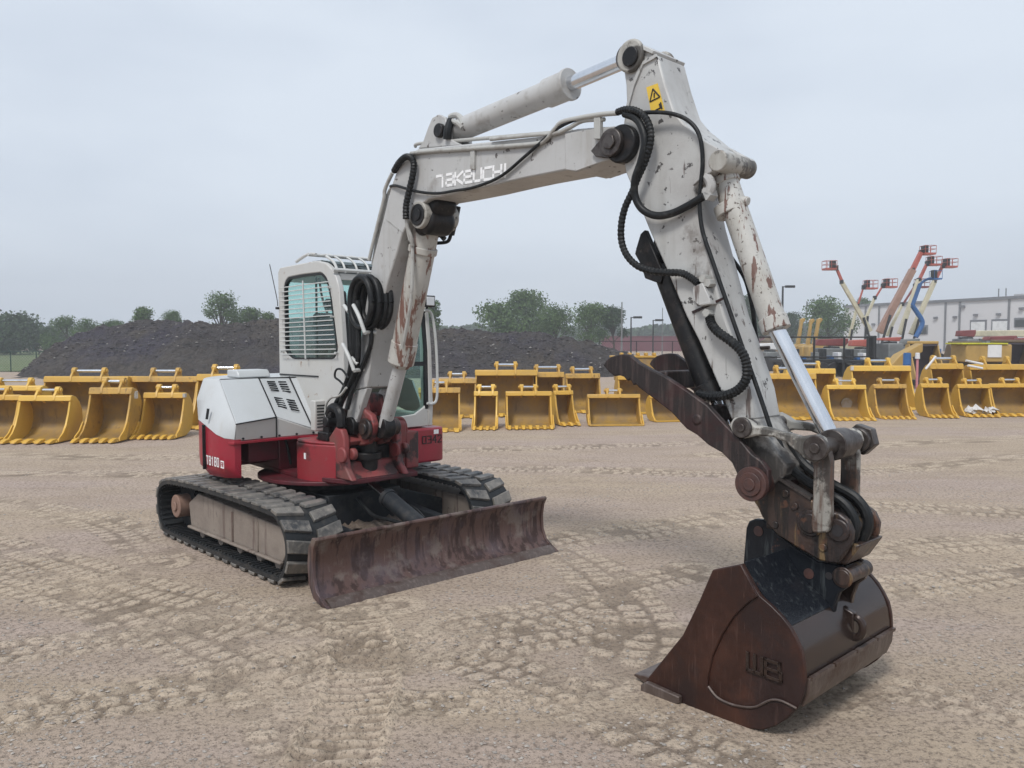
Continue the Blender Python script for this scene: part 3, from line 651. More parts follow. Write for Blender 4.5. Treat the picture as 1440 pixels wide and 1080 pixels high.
# small weld line and holder straps
mb = MB(); pl_ = [(1.275,2.733),(1.477,2.621),(1.486,2.609),(1.285,2.721)]
mb.prism(pl_, -.2745, -.2702); P(mb, 'weld_seam', 'pipe', boom); mb = MB(); st_ = [(2.287,3.119),(2.331,3.112),(2.33,2.955),(2.286,2.962)]
mb.prism(st_, -.288, -.2702); P(mb, 'pipe_clamp', 'pipe', boom, bevel=.002); mb = MB(); st_ = [(3.407,3.09),(3.455,3.081),(3.456,2.956),(3.408,2.964)]
mb.prism(st_, -.31, -.2825); P(mb, 'pipe_clamp', 'pipe', boom, bevel=.002)

# lift cylinder
c0 = (1.596,-0.12,2.661); c1 = (1.247,-0.12,1.631); c2 = (1.014,-0.12,1.09)
d = (Vector(c1)-Vector(c0)).normalized()
mb = MB(); mb.cyl(c0, c1, .098, .098, 32); e = Vector(c1); mb.cyl(tuple(e-d*.16), tuple(e+d*.015), .106, .106, 32); mb.cyl(tuple(e+d*.0155), tuple(e+d*.05), .09, .07, 32)
s0 = Vector(c0)+d*.16; mb.cyl(tuple(s0), tuple(s0+d*.05), .112, .112, 32); mb.cyl(tuple(Vector(c0)-d*.03), tuple(Vector(c0)+d*.02), .104, .104, 32)
lc_ = P(mb, 'lift_cylinder', 'rustwhite', bevel=.005)
P(MB().cyl(tuple(e+d*.045), c2, .056, .056, 24), 'rod', 'white', lc_)
P(MB().boss(c2[0], c2[2], -.173, -.067, .095, 28), 'rod_eye', 'grease', lc_, bevel=.01)
mb = MB(); mb.tube([(1.533,-0.26,2.638),(1.546,-0.25,2.563),(1.567,-0.24,2.483),(1.538,-0.235,2.112),(1.404,-0.22,1.734)], .014, 8); P(mb, 'oil_pipe', 'pipe', lc_)
mb = MB(); mb.tube([(1.733,0.06,2.814),(1.708,0.06,2.737),(1.656,0.06,2.607)], .028, 8); mb.tube([(1.656,0.06,2.607),(1.612,0.06,2.557),(1.5,0.03,2.553)], .014, 8); mb.tube([(1.489,0.04,2.665),(1.578,0.06,2.581)], .02, 8); P(mb, 'hydraulic_hose', 'hose', lc_)

# dipper cylinder
c0 = (1.879,-0.12,3.3); c1 = (3.027,-0.12,3.393); c2 = (3.525,-0.12,3.437)
d = (Vector(c1)-Vector(c0)).normalized(); e = Vector(c1)
mb = MB(); mb.cyl(tuple(Vector(c0)+d*.08), c1, .080, .080, 32); mb.cyl(tuple(e-d*.17), tuple(e), .092, .092, 32); mb.cyl(tuple(e+d*.0005), tuple(e+d*.03), .10, .10, 32); mb.boss(c0[0], c0[2], -.185, -.055, .085)
mb.cyl(tuple(Vector(c0)+d*.075), tuple(Vector(c0)-d*.01), .078, .05, 24)
dc = P(mb, 'dipper_cylinder', 'white', bevel=.005)
P(MB().cyl(tuple(e+d*.02), tuple(Vector(c2)-d*.03), .046, .046, 24), 'rod', 'chrome', dc)
mb = MB(); mb.boss(c2[0], c2[2], -.17, -.07, .075); P(mb, 'rod_eye', 'pin', dc, bevel=.006)
mb = MB(); mb.tube([(1.92,-0.16,3.402),(1.976,-0.16,3.406),(2.051,-0.17,3.37),(2.105,-0.19,3.307)], .022, 8); P(mb, 'fitting', 'pipe', dc); mb = MB(); mb.tube([(1.992,-0.2,3.356),(2.067,-0.21,3.32),(2.102,-0.2,3.286)], .018, 8); P(mb, 'fitting', 'pipe', dc)
mb = MB(); mb.tube([(1.985,-0.24,3.221),(1.993,-0.24,3.289),(1.977,-0.2,3.359)], .03, 8); P(mb, 'hydraulic_hose', 'hose', dc)

# ------------------------------------------------------------------ arm
AN, AF = -.25, .01
ao = [(3.641,3.457),(3.716,3.415),(3.813,3.348),(3.862,3.189),(3.924,3.028),(3.984,2.956),(4.114,2.844),(4.183,2.778),(4.209,2.726),(4.185,2.683),(4.117,2.649),(4.052,2.591),(4.094,2.407),(4.167,2.182),(4.243,1.936),(4.312,1.775),(4.401,1.548),(4.435,1.399),(4.297,1.389),(4.232,1.537),(4.094,1.8),(4.016,1.926),(3.878,2.197),(3.766,2.409),(3.68,2.584),(3.597,2.75),(3.565,2.887),(3.579,3.045),(3.599,3.12),(3.593,3.24),(3.571,3.356),(3.57,3.435),(3.596,3.461)]
mb = MB(); mb.prism(ao, AN, AF)
arm = P(mb, 'arm', 'armwhite', bevel=.010)
at_ = [(4.297,1.393),(4.435,1.402),(4.483,1.345),(4.546,1.258),(4.612,1.184),(4.602,1.137),(4.504,1.046),(4.434,1.012),(4.377,1.037),(4.364,1.101),(4.37,1.194),(4.315,1.339)]
mb = MB(); mb.prism(at_, AN-.002, AF+.002); P(mb, 'arm_tip', 'armtip', arm, bevel=.012)
# raised side box edge at the top of the arm
ri = [(3.807,3.36),(3.816,3.342),(3.72,3.323),(3.662,3.224),(3.618,3.103),(3.603,3.114),(3.642,3.232),(3.706,3.339)]
mb = MB(); mb.prism(ri, -.262, -.2502); P(mb, 'edge_bead', 'armwhite', arm)
tp = [(3.662,3.464),(3.8,3.378),(3.79,3.361),(3.652,3.442)]
mb = MB(); mb.prism(tp, -.27, .03); P(mb, 'cap_plate', 'armwhite', arm, bevel=.003)
b1_ = (3.64,-0.26,3.388)
mb = MB(); mb.boss(b1_[0], b1_[2], -.28, -.2505, .092, 28); P(mb, 'cylinder_pin', 'grimewhite', arm, bevel=.012); P(MB().boss(b1_[0], b1_[2], .0105, .04, .092, 28), 'cylinder_pin', 'grimewhite', arm, bevel=.012); P(MB().boss(b1_[0]+.01, b1_[2]-.01, -.292, -.2805, .055, 20), 'pin_cap', 'grease', arm, bevel=.01)
lo_ = [(3.594,3.001),(3.655,2.99),(3.71,2.894),(3.696,2.799),(3.637,2.749),(3.576,2.774),(3.544,2.843)]
lb = [(4.114,2.844),(4.191,2.794),(4.25,2.759),(4.259,2.715),(4.235,2.683),(4.185,2.676),(4.117,2.649),(4.056,2.613)]
mb = MB(); mb.prism(lb, AN-.015, AN+.03); mb.prism(lb, AF-.03, AF+.015); P(mb, 'cylinder_lug', 'armwhite', arm, bevel=.005)
lq = (4.207,-0.26,2.721)
mb = MB(); mb.boss(lq[0], lq[2], -.268, .035, .055); P(mb, 'lug_pin', 'grimewhite', arm, bevel=.006)
stk = [(3.739,3.196),(3.815,3.202),(3.865,3.043),(3.774,3.054)]
mb = MB(); mb.prism(stk, -.2535, -.2505); ws = P(mb, 'warning_sticker', 'sticker', arm)
mb = MB()
tri = [(3.766,-0.255,3.112),(3.785,-0.255,3.178),(3.833,-0.255,3.125)]
for i in range(3): mb.tube([tri[i], tri[(i+1) % 3]], .004, 5, 0)
for s_ in [[(3.795,-0.255,3.153),(3.795,-0.255,3.129)],[(3.838,-0.255,3.094),(3.848,-0.255,3.057)],[(3.805,-0.255,3.058),(3.843,-0.255,3.066)],[(3.829,-0.255,3.088),(3.839,-0.255,3.063)]]: mb.tube(s_, .004, 5, 0)
P(mb, 'sticker_symbol', 'ink', ws)
# valve block on the arm side and strap
vb = [(4.092,2.077),(4.153,2.097),(4.197,2.014),(4.206,1.984),(4.124,1.975),(4.097,2.017)]
mb = MB(); mb.prism(vb, -.31, -.2505); mb.tube([(4.137,-0.3,1.986),(4.201,-0.3,1.995)], .012); P(mb, 'valve_block', 'armwhite', arm, bevel=.008)
vb = [(4.054,1.952),(4.252,2.023),(4.256,2.012),(4.063,1.94)]
mb = MB(); mb.prism(vb, -.258, -.2502); P(mb, 'strap', 'thumb', arm)
mb = MB()
for x_, y_, z_ in [(4.146,-0.27,2.12),(4.176,-0.27,2.096),(4.17,-0.27,1.941)]: mb.boss(x_, z_, -.30, -.2505, .022, 6)
P(mb, 'fitting', 'pipe', arm)
# thumb cylinder below the arm
br = [(3.703,2.423),(3.673,2.402),(3.644,2.327),(3.634,2.291),(3.68,2.223),(3.706,2.149),(3.815,2.111),(3.833,2.17)]
mb = MB(); mb.prism(br, -.21, -.17); mb.prism(br, -.07, -.03); tcb = P(mb, 'thumb_bracket', 'grease', arm, bevel=.006)
c0 = (3.78,-0.12,2.215); c1 = (4.112,-0.12,1.484); c2 = (4.176,-0.12,1.333)
mb = MB(); mb.cyl(c0, c1, .074, .074, 28); d = (Vector(c1)-Vector(c0)).normalized(); mb.cyl(tuple(Vector(c1)-d*.08), tuple(Vector(c1)+d*.01), .09, .09, 28); mb.boss(c0[0], c0[2], -.165, -.075, .08)
tc = P(mb, 'thumb_cylinder', 'grease', bevel=.006)
P(MB().cyl(c1, c2, .04), 'rod', 'chrome', tc)
# bucket cylinder
c0 = (4.136,-0.12,2.716); cA = (4.192,-0.12,2.499); c1 = (4.469,-0.12,1.858); c2 = (4.782,-0.12,1.304)
d = (Vector(c1)-Vector(c0)).normalized(); e = Vector(c1)
mb = MB(); mb.cyl(c0, c1, .066, .066, 28); mb.cyl(tuple(Vector(cA)-d*.02), tuple(Vector(cA)+d*.04), .082, .082, 28); mb.cyl(tuple(e-d*.06), tuple(e+d*.01), .074, .074, 28); mb.boss(c0[0], c0[2], -.17, -.07, .07)
mb.cyl(tuple(Vector(c0)+d*.06), tuple(Vector(c0)+d*.10), .075, .075, 28)
mb.cyl(tuple(Vector(cA)+Vector((.07, -.0, .03))), tuple(Vector(cA)+Vector((.11, 0, .02))), .025, n=8)
bc = P(mb, 'bucket_cylinder', 'chipwhite', bevel=.005)
P(MB().cyl(tuple(e), c2, .042, .042, 24), 'rod', 'chrome', bc)
mb = MB(); mb.tube([(4.11,-0.24,2.666),(4.147,-0.25,2.637),(4.16,-0.25,2.599),(4.144,-0.25,2.564)], .026, 8); mb.boss(lq[0]-.07, lq[2]-.16, -.27, -.20, .035, 6); P(mb, 'fitting', 'armwhite', bc)
# link arms
lk = [(4.336,1.37),(4.36,1.408),(4.404,1.414),(4.448,1.396),(4.48,1.377),(4.553,1.372),(4.646,1.355),(4.718,1.344),(4.795,1.361),(4.83,1.344),(4.845,1.299),(4.825,1.25),(4.784,1.225),(4.742,1.238),(4.706,1.265),(4.647,1.307),(4.58,1.329),(4.488,1.328),(4.426,1.309),(4.361,1.317)]
mb = MB(); mb.prism(lk, -.335, -.285); l1 = P(mb, 'link_arm', 'grimewhite', bevel=.010)
mb = MB(); mb.prism(lk, .045, .095); P(mb, 'link_arm', 'grimewhite', bevel=.010)
j0 = (4.418,-0.335,1.364); j1 = (4.803,-0.335,1.298)
mb = MB(); mb.boss(j0[0], j0[2], -.345, .10, .035); mb.boss(j0[0], j0[2], -.356, -.3355, .052); mb.boss(j0[0], j0[2], -.364, -.3565, .022, 12); P(mb, 'link_pin', 'pin', bevel=.006)
mb = MB(); mb.boss(j1[0], j1[2], -.352, .15, .040); mb.boss(j1[0], j1[2], -.356, -.3355, .060); mb.boss(j1[0], j1[2], -.366, -.3565, .026, 10); mb.boss(j1[0], j1[2], .0955, .125, .060)
mb.boss(j1[0], j1[2], .126, .185, .080, 6); mb.boss(j1[0], j1[2], -.19, -.05, .075); mb.boss(j1[0], j1[2], -.0495, .0445, .055)
P(mb, 'link_pin', 'pin', bevel=.007)
ll = [(4.752,1.283),(4.835,1.298),(4.85,1.233),(4.85,1.066),(4.853,0.932),(4.833,0.895),(4.763,0.883),(4.755,0.923),(4.76,1.053),(4.761,1.189)]
mb = MB(); mb.prism(ll, -.284, -.245); P(mb, 'link_bar', 'linkgrime', bevel=.008)
mb = MB(); mb.prism(ll, .005, .0445); P(mb, 'link_bar', 'linkgrime', bevel=.008)
# thumb
tn = [(3.513,1.653),(3.534,1.682),(3.566,1.703),(3.612,1.715),(3.658,1.72),(3.699,1.717),(3.734,1.697),(3.768,1.674),(3.856,1.637),(3.95,1.601),(4.083,1.534),(4.21,1.463),(4.316,1.371),(4.394,1.309),(4.47,1.234),(4.521,1.208),(4.559,1.163),(4.564,1.101),(4.539,1.056),(4.493,1.025),(4.442,1.035),(4.409,1.081),(4.384,1.136),(4.359,1.18),(4.301,1.225),(4.221,1.257),(4.152,1.303),(4.085,1.331),(3.99,1.412),(3.891,1.468),(3.77,1.536),(3.75,1.555),(3.73,1.546),(3.71,1.581),(3.69,1.569),(3.664,1.592),(3.634,1.599),(3.593,1.594),(3.561,1.613)]
mb = MB(); mb.prism(tn, -.34, -.30); P(mb, 'thumb', 'thumb', bevel=.007)
mb = MB(); mb.prism([(a+.02, z) for a, z in tn], .07, .11); P(mb, 'thumb', 'thumb', bevel=.007)
tb_ = (4.484,-0.34,1.091)
t4 = (3.899,-0.34,1.58); t5 = (4.172,-0.34,1.405)
mb = MB()
for t in (t4, t5): mb.box(t[0]-.03, t[0]+.03, -.2995, .0695, t[2]-.05, t[2]+.05)
mb.boss((4.151,-0.34,1.385)[0], (4.151,-0.34,1.385)[2], -.348, .12, .03, 14)
P(mb, 'thumb_crossbar', 'thumb', bevel=.01)
mb = MB(); mb.boss(tb_[0], tb_[2], -.375, -.3405, .085, 32); mb.boss(tb_[0], tb_[2], -.383, -.3755, .06, 28); mb.boss(tb_[0], tb_[2], -.390, -.3835, .032, 20); mb.boss(tb_[0], tb_[2], -.29, .06, .06); mb.boss(tb_[0], tb_[2], .1105, .15, .085, 32)
P(mb, 'thumb_pin', 'rustpin', bevel=.004)
# arm lower grease skirt and inner pipes
# coupler
cp = [(4.371,1.027),(4.386,1.095),(4.426,1.144),(4.508,1.146),(4.567,1.117),(4.627,1.083),(4.734,1.031),(4.823,0.989),(4.871,0.987),(4.913,0.96),(4.937,0.91),(4.932,0.856),(4.903,0.797),(4.87,0.746),(4.825,0.741),(4.772,0.744),(4.714,0.767),(4.655,0.788),(4.606,0.811),(4.561,0.828),(4.506,0.876),(4.474,0.907),(4.453,0.947),(4.421,0.986)]
mb = MB(); mb.prism(cp, -.24, -.20); mb.prism([(a+.01, z) for a, z in cp], .03, .07)
cpl = P(mb, 'coupler', 'coupler', bevel=.010)
c3 = (4.734,-0.25,0.919); c4 = (4.871,-0.25,0.907); c5 = (4.607,-0.25,1.046); c6 = (4.534,-0.25,0.872)
mb = MB(); mb.boss(c3[0], c3[2], -.262, .10, .05, 28); mb.boss(c3[0], c3[2], -.254, -.2405, .066, 28); mb.boss(c4[0], c4[2], -.254, -.2405, .055, 28); mb.boss(c4[0], c4[2], -.20, .03, .045)
P(mb, 'coupler_pin', 'coupler', cpl, bevel=.008)
mb = MB(); mb.boss(c4[0], c4[2], -.2565, -.2543, .028, 20); P(mb, 'pin_hole', 'ink', cpl)
mb = MB(); mb.box(c6[0]-.06, c6[0]+.10, -.1995, .0295, c6[2]-.03, c6[2]+.05); cx = (4.858,-0.2,0.764); mb.prism([(cx[0]-.12, cx[2]-.02), (cx[0]+.03, cx[2]-.03), (cx[0]+.10, cx[2]+.08), (cx[0]+.04, cx[2]+.08)], -.1995, .07)
P(mb, 'coupler_hook', 'coupler', cpl, bevel=.01)
for k, (off, bb) in enumerate(((0, -.16), (.035, -.10), (.0, -.03))):
    pth = [(4.499,-0.12,1.304),(4.563,-0.12,1.183),(4.651,-0.12,1.114),(4.762,-0.12,1.064),(4.851,-0.12,1.025),(4.904,-0.12,0.964),(4.915,-0.12,0.897),(4.89,-0.12,0.824)]
    P(MB().tube([(a+off, bb, z+off*.6) for a, _, z in pth], .024, 10), 'hydraulic_hose', 'hose')
mb = MB(); ed = [(4.442,1.138),(4.512,1.15),(4.627,1.093),(4.734,1.045),(4.734,1.031),(4.627,1.079),(4.509,1.135)]
mb.prism(ed, -.25, -.2); P(mb, 'edge_bead', 'pin', cpl)

# bucket
SN, SF = -.60, .375
so = [(4.425,0.698),(4.577,0.756),(4.622,0.692),(4.67,0.626),(4.728,0.594),(4.781,0.557),(4.819,0.522),(4.85,0.478),(4.878,0.428),(4.892,0.368),(4.897,0.299),(4.892,0.233),(4.863,0.159),(4.817,0.098),(4.769,0.052),(4.703,0.009),(4.612,-0.016),(4.491,-0.021),(4.252,-0.019),(4.018,-0.035),(4.031,0.029),(4.259,0.334),(4.356,0.536)]
mb = MB(); mb.prism(so, SN, SN+.025)
bk = P(mb, 'bucket', 'brown', bevel=.004)
P(MB().prism(so, SF-.025, SF), 'side_plate', 'brown', bk, bevel=.004)
# curved shell: a strip following the outer edge of the side plate
ix = list(range(1, 19))
st = [Vector(so[i]) for i in ix]
# smooth
Q = []
for i in range(len(st)-1):
    a, b, c, d = st[max(i-1, 0)], st[i], st[i+1], st[min(i+2, len(st)-1)]
    for k in range(5):
        t = k/5; Q.append(.5*((2*b)+(c-a)*t+(2*a-5*b+4*c-d)*t*t+(3*b-a-3*c+d)*t**3))
Q.append(st[-1])
for _ in range(14): Q = [Q[0]]+[(Q[i-1]+Q[i]*2+Q[i+1])/4 for i in range(1, len(Q)-1)]+[Q[-1]]
ctr_ = sum(Q, Vector((0, 0)))/len(Q)
def inw(p, k): return p+(ctr_-p).normalized()*k
outer = [inw(p, .006) for p in Q]; inner = [inw(p, .026) for p in Q]
mb = MB(); mb.prism([tuple(p) for p in outer]+[tuple(p) for p in inner[::-1]], SN+.0253, SF-.0253)
P(mb, 'shell', 'shell', bk, smooth=60)
kk = [i for i, p in enumerate(Q) if p.y > 0.514]; q1 = [tuple(inw(Q[i], .0055)) for i in kk]; q2 = [tuple(inw(Q[i], .001)) for i in kk]
P(MB().prism(q1+q2[::-1], SN+.0262, -.17), 'top_plate', 'ear', bk, smooth=60)
# overlay on the side plate around the recessed round cheek
ov = [(4.428,0.7),(4.58,0.758),(4.625,0.694),(4.67,0.627),(4.616,0.581),(4.543,0.496),(4.487,0.4),(4.435,0.281),(4.412,0.176),(4.409,0.122),(4.457,0.085),(4.523,0.075),(4.599,0.083),(4.661,0.104),(4.707,0.139),(4.746,0.165),(4.794,0.174),(4.862,0.164),(4.82,0.101),(4.772,0.055),(4.706,0.011),(4.615,-0.014),(4.494,-0.018),(4.255,-0.016),(4.022,-0.033),(4.035,0.032),(4.263,0.337),(4.359,0.538)]
mb = MB(); mb.prism(ov, SN-.014, SN-.0005); P(mb, 'wear_plate', 'brown', bk, bevel=.006)
bd = [(4.419,-0.62,0.13),(4.467,-0.62,0.093),(4.532,-0.62,0.083),(4.607,-0.62,0.091),(4.669,-0.62,0.111),(4.715,-0.62,0.146),(4.754,-0.62,0.172),(4.802,-0.62,0.181),(4.87,-0.62,0.171)]
P(MB().tube(bd, .0055, 6), 'weld_bead', 'wear', bk)
for q_ in [(4.602,-0.24,1.044),(4.651,-0.24,0.988),(4.799,-0.24,0.811),(4.548,-0.24,0.879)]: P(MB().boss(q_[0], q_[2], -.249, -.2405, .020, 8), 'bolt', 'coupler', cpl, bevel=.003)
wt_ = (4.63,-0.6,0.247); wl_ = [(4.62,0.289),(4.721,0.286),(4.619,0.35)]
W0 = Vector(wl_[0]); WX = (Vector(wl_[1])-W0).normalized(); WZ = (Vector(wl_[2])-W0); WH = WZ.length; WZ.normalize()
W0 = W0-WZ*.02
def wf(x, y, d): q = W0+WX*x+WZ*y; return (q.x, -.6003-d, q.y)
P(lettering('WB', wf, WH*1.25, w=1.0, gap=.35, wt=.28, depth=(0, .012)), 'raised_lettering', 'wear' if False else 'shell', bk, smooth=0, bevel=.002)
# wear strip low on the back of the shell
wn = [(4.9,0.3),(4.895,0.231),(4.867,0.16),(4.85,0.171),(4.879,0.232),(4.884,0.298)]
wn = [(a+.006, z) for a, z in wn]
mb = MB(); mb.prism(wn, SN+.03, SF-.02); P(mb, 'wear_strip', 'wear', bk, bevel=.004)
mb = MB()
wp = wn[0]
for k in range(4): mb.box(wp[0]-.010, wp[0]+.008, SN+.04+k*.235, SN+.04+k*.235+.215, wp[1]-.012, wp[1]+.004)
P(mb, 'weld_bead', 'wear', bk)
# cutting edge with its corner block
ce = [(3.98,-0.707),(4.108,-0.72)]
mb = MB(); mb.prism([(so[19][0]-.085, .022), (so[19][0]-.08, .034), (so[19][0]+.10, .050), (so[19][0]+.35, .012), (so[19][0]+.35, -.01), (so[19][0]-.02, .005)], SN+.0252, SF+.02)
P(mb, 'cutting_edge', 'wear', bk, bevel=.004)
blk = [(4.031,0.023),(4.063,0.048),(4.267,0.035),(4.268,-0.001),(4.23,-0.017),(4.032,-0.029)]
mb = MB(); mb.prism(blk, -.645, -.614); P(mb, 'corner_block', 'wear', bk, bevel=.006)
# ears
er = [(4.347,0.637),(4.361,0.826),(4.376,0.863),(4.409,0.879),(4.453,0.882),(4.536,0.827),(4.633,0.772),(4.751,0.724),(4.85,0.727),(4.877,0.719),(4.902,0.7),(4.909,0.664),(4.893,0.626),(4.86,0.595),(4.84,0.535),(4.821,0.419),(4.731,0.445),(4.614,0.553),(4.54,0.646),(4.489,0.636),(4.41,0.575),(4.368,0.611)]
mb = MB(); mb.prism(er, -.195, -.155)
ear = P(mb, 'bucket_ear', 'ear', bk, bevel=.008)
er2 = [(a, z) for a, z in er]
P(MB().prism(er2, .0, .04), 'bucket_ear', 'shell', bk, bevel=.008)
e1 = (4.877,-0.2,0.675); e2 = (4.433,-0.2,0.821); e3 = (4.708,-0.2,0.657); e4 = (4.839,-0.2,0.667)
mb = MB(); mb.boss(e1[0], e1[2], -.21, .055, .040, 24); mb.boss(e1[0]-.0, e1[2], -.205, -.1955, .050, 28); P(mb, 'ear_pin', 'coupler', bk, bevel=.006)
for e_ in (e2, e3): P(MB().boss(e_[0], e_[2], -.1995, -.1952, .026, 16), 'plug', 'rustpin', ear)
mb = MB(); mb.boss(e4[0]-.03, e4[2], -.1975, -.1952, .018, 16); P(mb, 'pin_hole', 'ink', ear)
tbp = [(4.402,0.664),(4.562,0.728),(4.636,0.618),(4.752,0.542),(4.835,0.441),(4.778,0.461),(4.668,0.511),(4.573,0.554),(4.495,0.591)]
mb = MB(); mb.tube([(4.374,-0.205,0.644),(4.54,-0.205,0.717),(4.615,-0.205,0.606),(4.735,-0.205,0.526),(4.819,-0.205,0.428)], .012, 8, smooth=0); P(mb, 'weld_bead', 'ear', ear)
lp_ = [(4.342,-0.2,0.633),(4.354,-0.2,0.643)]
# lifting eye on the back of the shell
le = (4.855,-0.05,0.406)
mb = MB()
tor = [(le[0]+.030+.040*math.sin(t), -.07, le[2]+.050*math.cos(t)) for t in np.linspace(0, 2*math.pi, 20)]
mb.tube(tor, .020, 10, 0)
mb.prism([(le[0]-.10, le[2]+.12), (le[0]+.03, le[2]+.07), (le[0]+.03, le[2]-.07), (le[0]-.04, le[2]-.12)], -.088, -.05)
P(mb, 'lifting_eye', 'shell', bk, bevel=.006)

# ------------------------------------------------------------------ hoses and pipes
def hose(name, m, path, r, par=EX, n=10, sm=8, rib=0): return P(MB().tube(path, r, n, sm, rib), name, m, par, smooth=60 if not rib else 20)
hose('hydraulic_hose', 'hose', [(1.332,-0.27,2.975),(1.425,-0.29,2.966),(1.564,-0.3,2.925),(1.731,-0.295,2.878),(1.934,-0.292,2.842),(2.129,-0.29,2.836),(2.34,-0.29,2.833),(2.594,-0.29,2.868),(2.819,-0.29,2.96),(2.982,-0.29,3.034),(3.108,-0.29,3.085),(3.261,-0.3,3.104),(3.399,-0.3,3.098)], .0105)
hose('sleeved_hose', 'hose', [(1.394,-0.28,3.078),(1.486,-0.3,3.124),(1.58,-0.31,3.15),(1.65,-0.31,3.134),(1.684,-0.31,3.082),(1.666,-0.31,2.997),(1.621,-0.31,2.89),(1.585,-0.31,2.79),(1.584,-0.31,2.696)], .026, rib=.02)
hose('steel_pipe', 'pipe', [(1.579,-0.3,2.698),(1.574,-0.29,2.636),(1.59,-0.27,2.568),(1.58,-0.25,2.507)], .015)
hose('steel_pipe', 'pipe', [(1.557,-0.2,3.249),(1.623,-0.21,3.258),(2.035,-0.21,3.207),(2.48,-0.21,3.153),(2.879,-0.21,3.105),(3.063,-0.21,3.081),(3.152,-0.21,3.069)], .013)
hose('steel_pipe', 'pipe', [(1.617,-0.285,3.174),(1.805,-0.285,3.159),(2.276,-0.285,3.1),(2.696,-0.285,3.048),(2.921,-0.285,3.024),(3.001,-0.285,3.036),(3.078,-0.29,3.081),(3.142,-0.295,3.111),(3.289,-0.3,3.107),(3.457,-0.305,3.094),(3.581,-0.31,3.077)], .015)
hose('steel_pipe', 'pipe', [(2.492,-0.285,3.125),(2.89,-0.285,3.082),(3.073,-0.285,3.058),(3.191,-0.285,3.07),(3.308,-0.29,3.089),(3.471,-0.29,3.066)], .013)
hose('steel_pipe', 'pipe', [(1.034,-0.27,2.433),(1.085,-0.27,2.547),(1.177,-0.27,2.743),(1.246,-0.27,2.889),(1.257,-0.27,2.953),(1.305,-0.27,3.017),(1.361,-0.27,3.073)], .015)
hose('steel_pipe', 'pipe', [(1.039,-0.24,2.401),(1.111,-0.24,2.603),(1.202,-0.24,2.804),(1.261,-0.24,2.934),(1.346,-0.26,2.975)], .012)
hose('sleeved_hose', 'hose', [(3.581,-0.31,3.081),(3.65,-0.32,3.081),(3.732,-0.33,3.055),(3.795,-0.33,3.004),(3.829,-0.33,2.929),(3.825,-0.33,2.85),(3.785,-0.32,2.771),(3.738,-0.32,2.693),(3.699,-0.32,2.62),(3.65,-0.32,2.54),(3.625,-0.32,2.452),(3.626,-0.32,2.36),(3.662,-0.32,2.278),(3.733,-0.32,2.214),(3.823,-0.31,2.178),(3.924,-0.3,2.164),(4.009,-0.29,2.156),(4.065,-0.28,2.127),(4.109,-0.28,2.095)], .021, rib=.012)
hose('hydraulic_hose', 'hose', [(3.632,-0.31,3.063),(3.715,-0.32,3.022),(3.775,-0.335,2.954),(3.799,-0.34,2.872),(3.772,-0.34,2.77),(3.73,-0.335,2.684),(3.719,-0.32,2.598),(3.761,-0.31,2.52),(3.845,-0.3,2.477),(3.945,-0.29,2.479),(4.042,-0.28,2.51),(4.131,-0.27,2.549)], .021)
hose('hydraulic_hose', 'hose', [(3.707,-0.31,3.048),(3.813,-0.31,3.035),(3.923,-0.3,3.011),(4.016,-0.29,2.969),(4.084,-0.285,2.906),(4.116,-0.28,2.828),(4.123,-0.275,2.718),(4.109,-0.27,2.603),(4.102,-0.265,2.501),(4.122,-0.265,2.37),(4.189,-0.265,2.198),(4.272,-0.265,1.993),(4.361,-0.265,1.775),(4.444,-0.265,1.579),(4.506,-0.265,1.423),(4.53,-0.265,1.361)], .0115)
hose('sleeved_hose', 'hose', [(4.181,-0.28,1.918),(4.201,-0.29,1.881),(4.246,-0.3,1.84),(4.327,-0.31,1.793),(4.389,-0.31,1.74),(4.417,-0.31,1.676),(4.415,-0.31,1.605),(4.366,-0.3,1.549),(4.287,-0.29,1.516),(4.19,-0.27,1.506),(4.091,-0.24,1.511)], .026, rib=.02)
hose('hydraulic_hose', 'hose', [(4.03,-0,2.438),(4.049,0.03,2.345),(4.11,0.05,2.244),(4.19,0.05,2.134),(4.242,0.04,1.985),(4.261,0.04,1.85),(4.289,0.04,1.697),(4.348,0.03,1.527),(4.417,0,1.381),(4.453,-0.02,1.303)], .013)
hose('steel_pipe', 'coupler', [(4.243,0,1.777),(4.294,-0,1.758),(4.369,-0,1.759)], .010)
# coil of hose at the cab and the bundle going down
for k, (dx, rr) in enumerate(((0, 1.0), (7, 1.02), (14, .98), (3, .86), (10, .9), (18, 1.0))):
    pts_ = [(1.196,-0.33,2.093),(1.184,-0.33,2.02),(1.151,-0.33,1.957),(1.102,-0.33,1.916),(1.045,-0.33,1.901),(0.987,-0.33,1.917),(0.938,-0.33,1.961),(0.905,-0.33,2.026),(0.895,-0.33,2.103),(0.908,-0.33,2.179),(0.943,-0.33,2.242),(0.993,-0.33,2.282),(1.051,-0.33,2.294),(1.108,-0.33,2.276),(1.156,-0.33,2.232),(1.186,-0.33,2.167),(1.196,-0.33,2.093)]
    ca = sum(p[0] for p in pts_[:-1])/16; cz = sum(p[2] for p in pts_[:-1])/16
    hose('hose_coil', 'hose', [(ca+(p[0]-ca)*rr+dx*.003, -.36+dx*.008, cz+(p[2]-cz)*rr) for p in pts_], .025, sm=4)
for k in range(7):
    pth = [(0.915,-0.33,2.085),(0.922,-0.33,1.903),(0.918,-0.33,1.703),(0.884,-0.33,1.558),(0.786,-0.33,1.41),(0.665,-0.33,1.287),(0.584,-0.33,1.132),(0.558,-0.33,0.998)]
    o_ = (k-3)
    hose('hydraulic_hose', 'hose', [(a+.018*o_, b-.012*abs(o_)+.03, z+.01*o_) for a, b, z in pth], .0195)
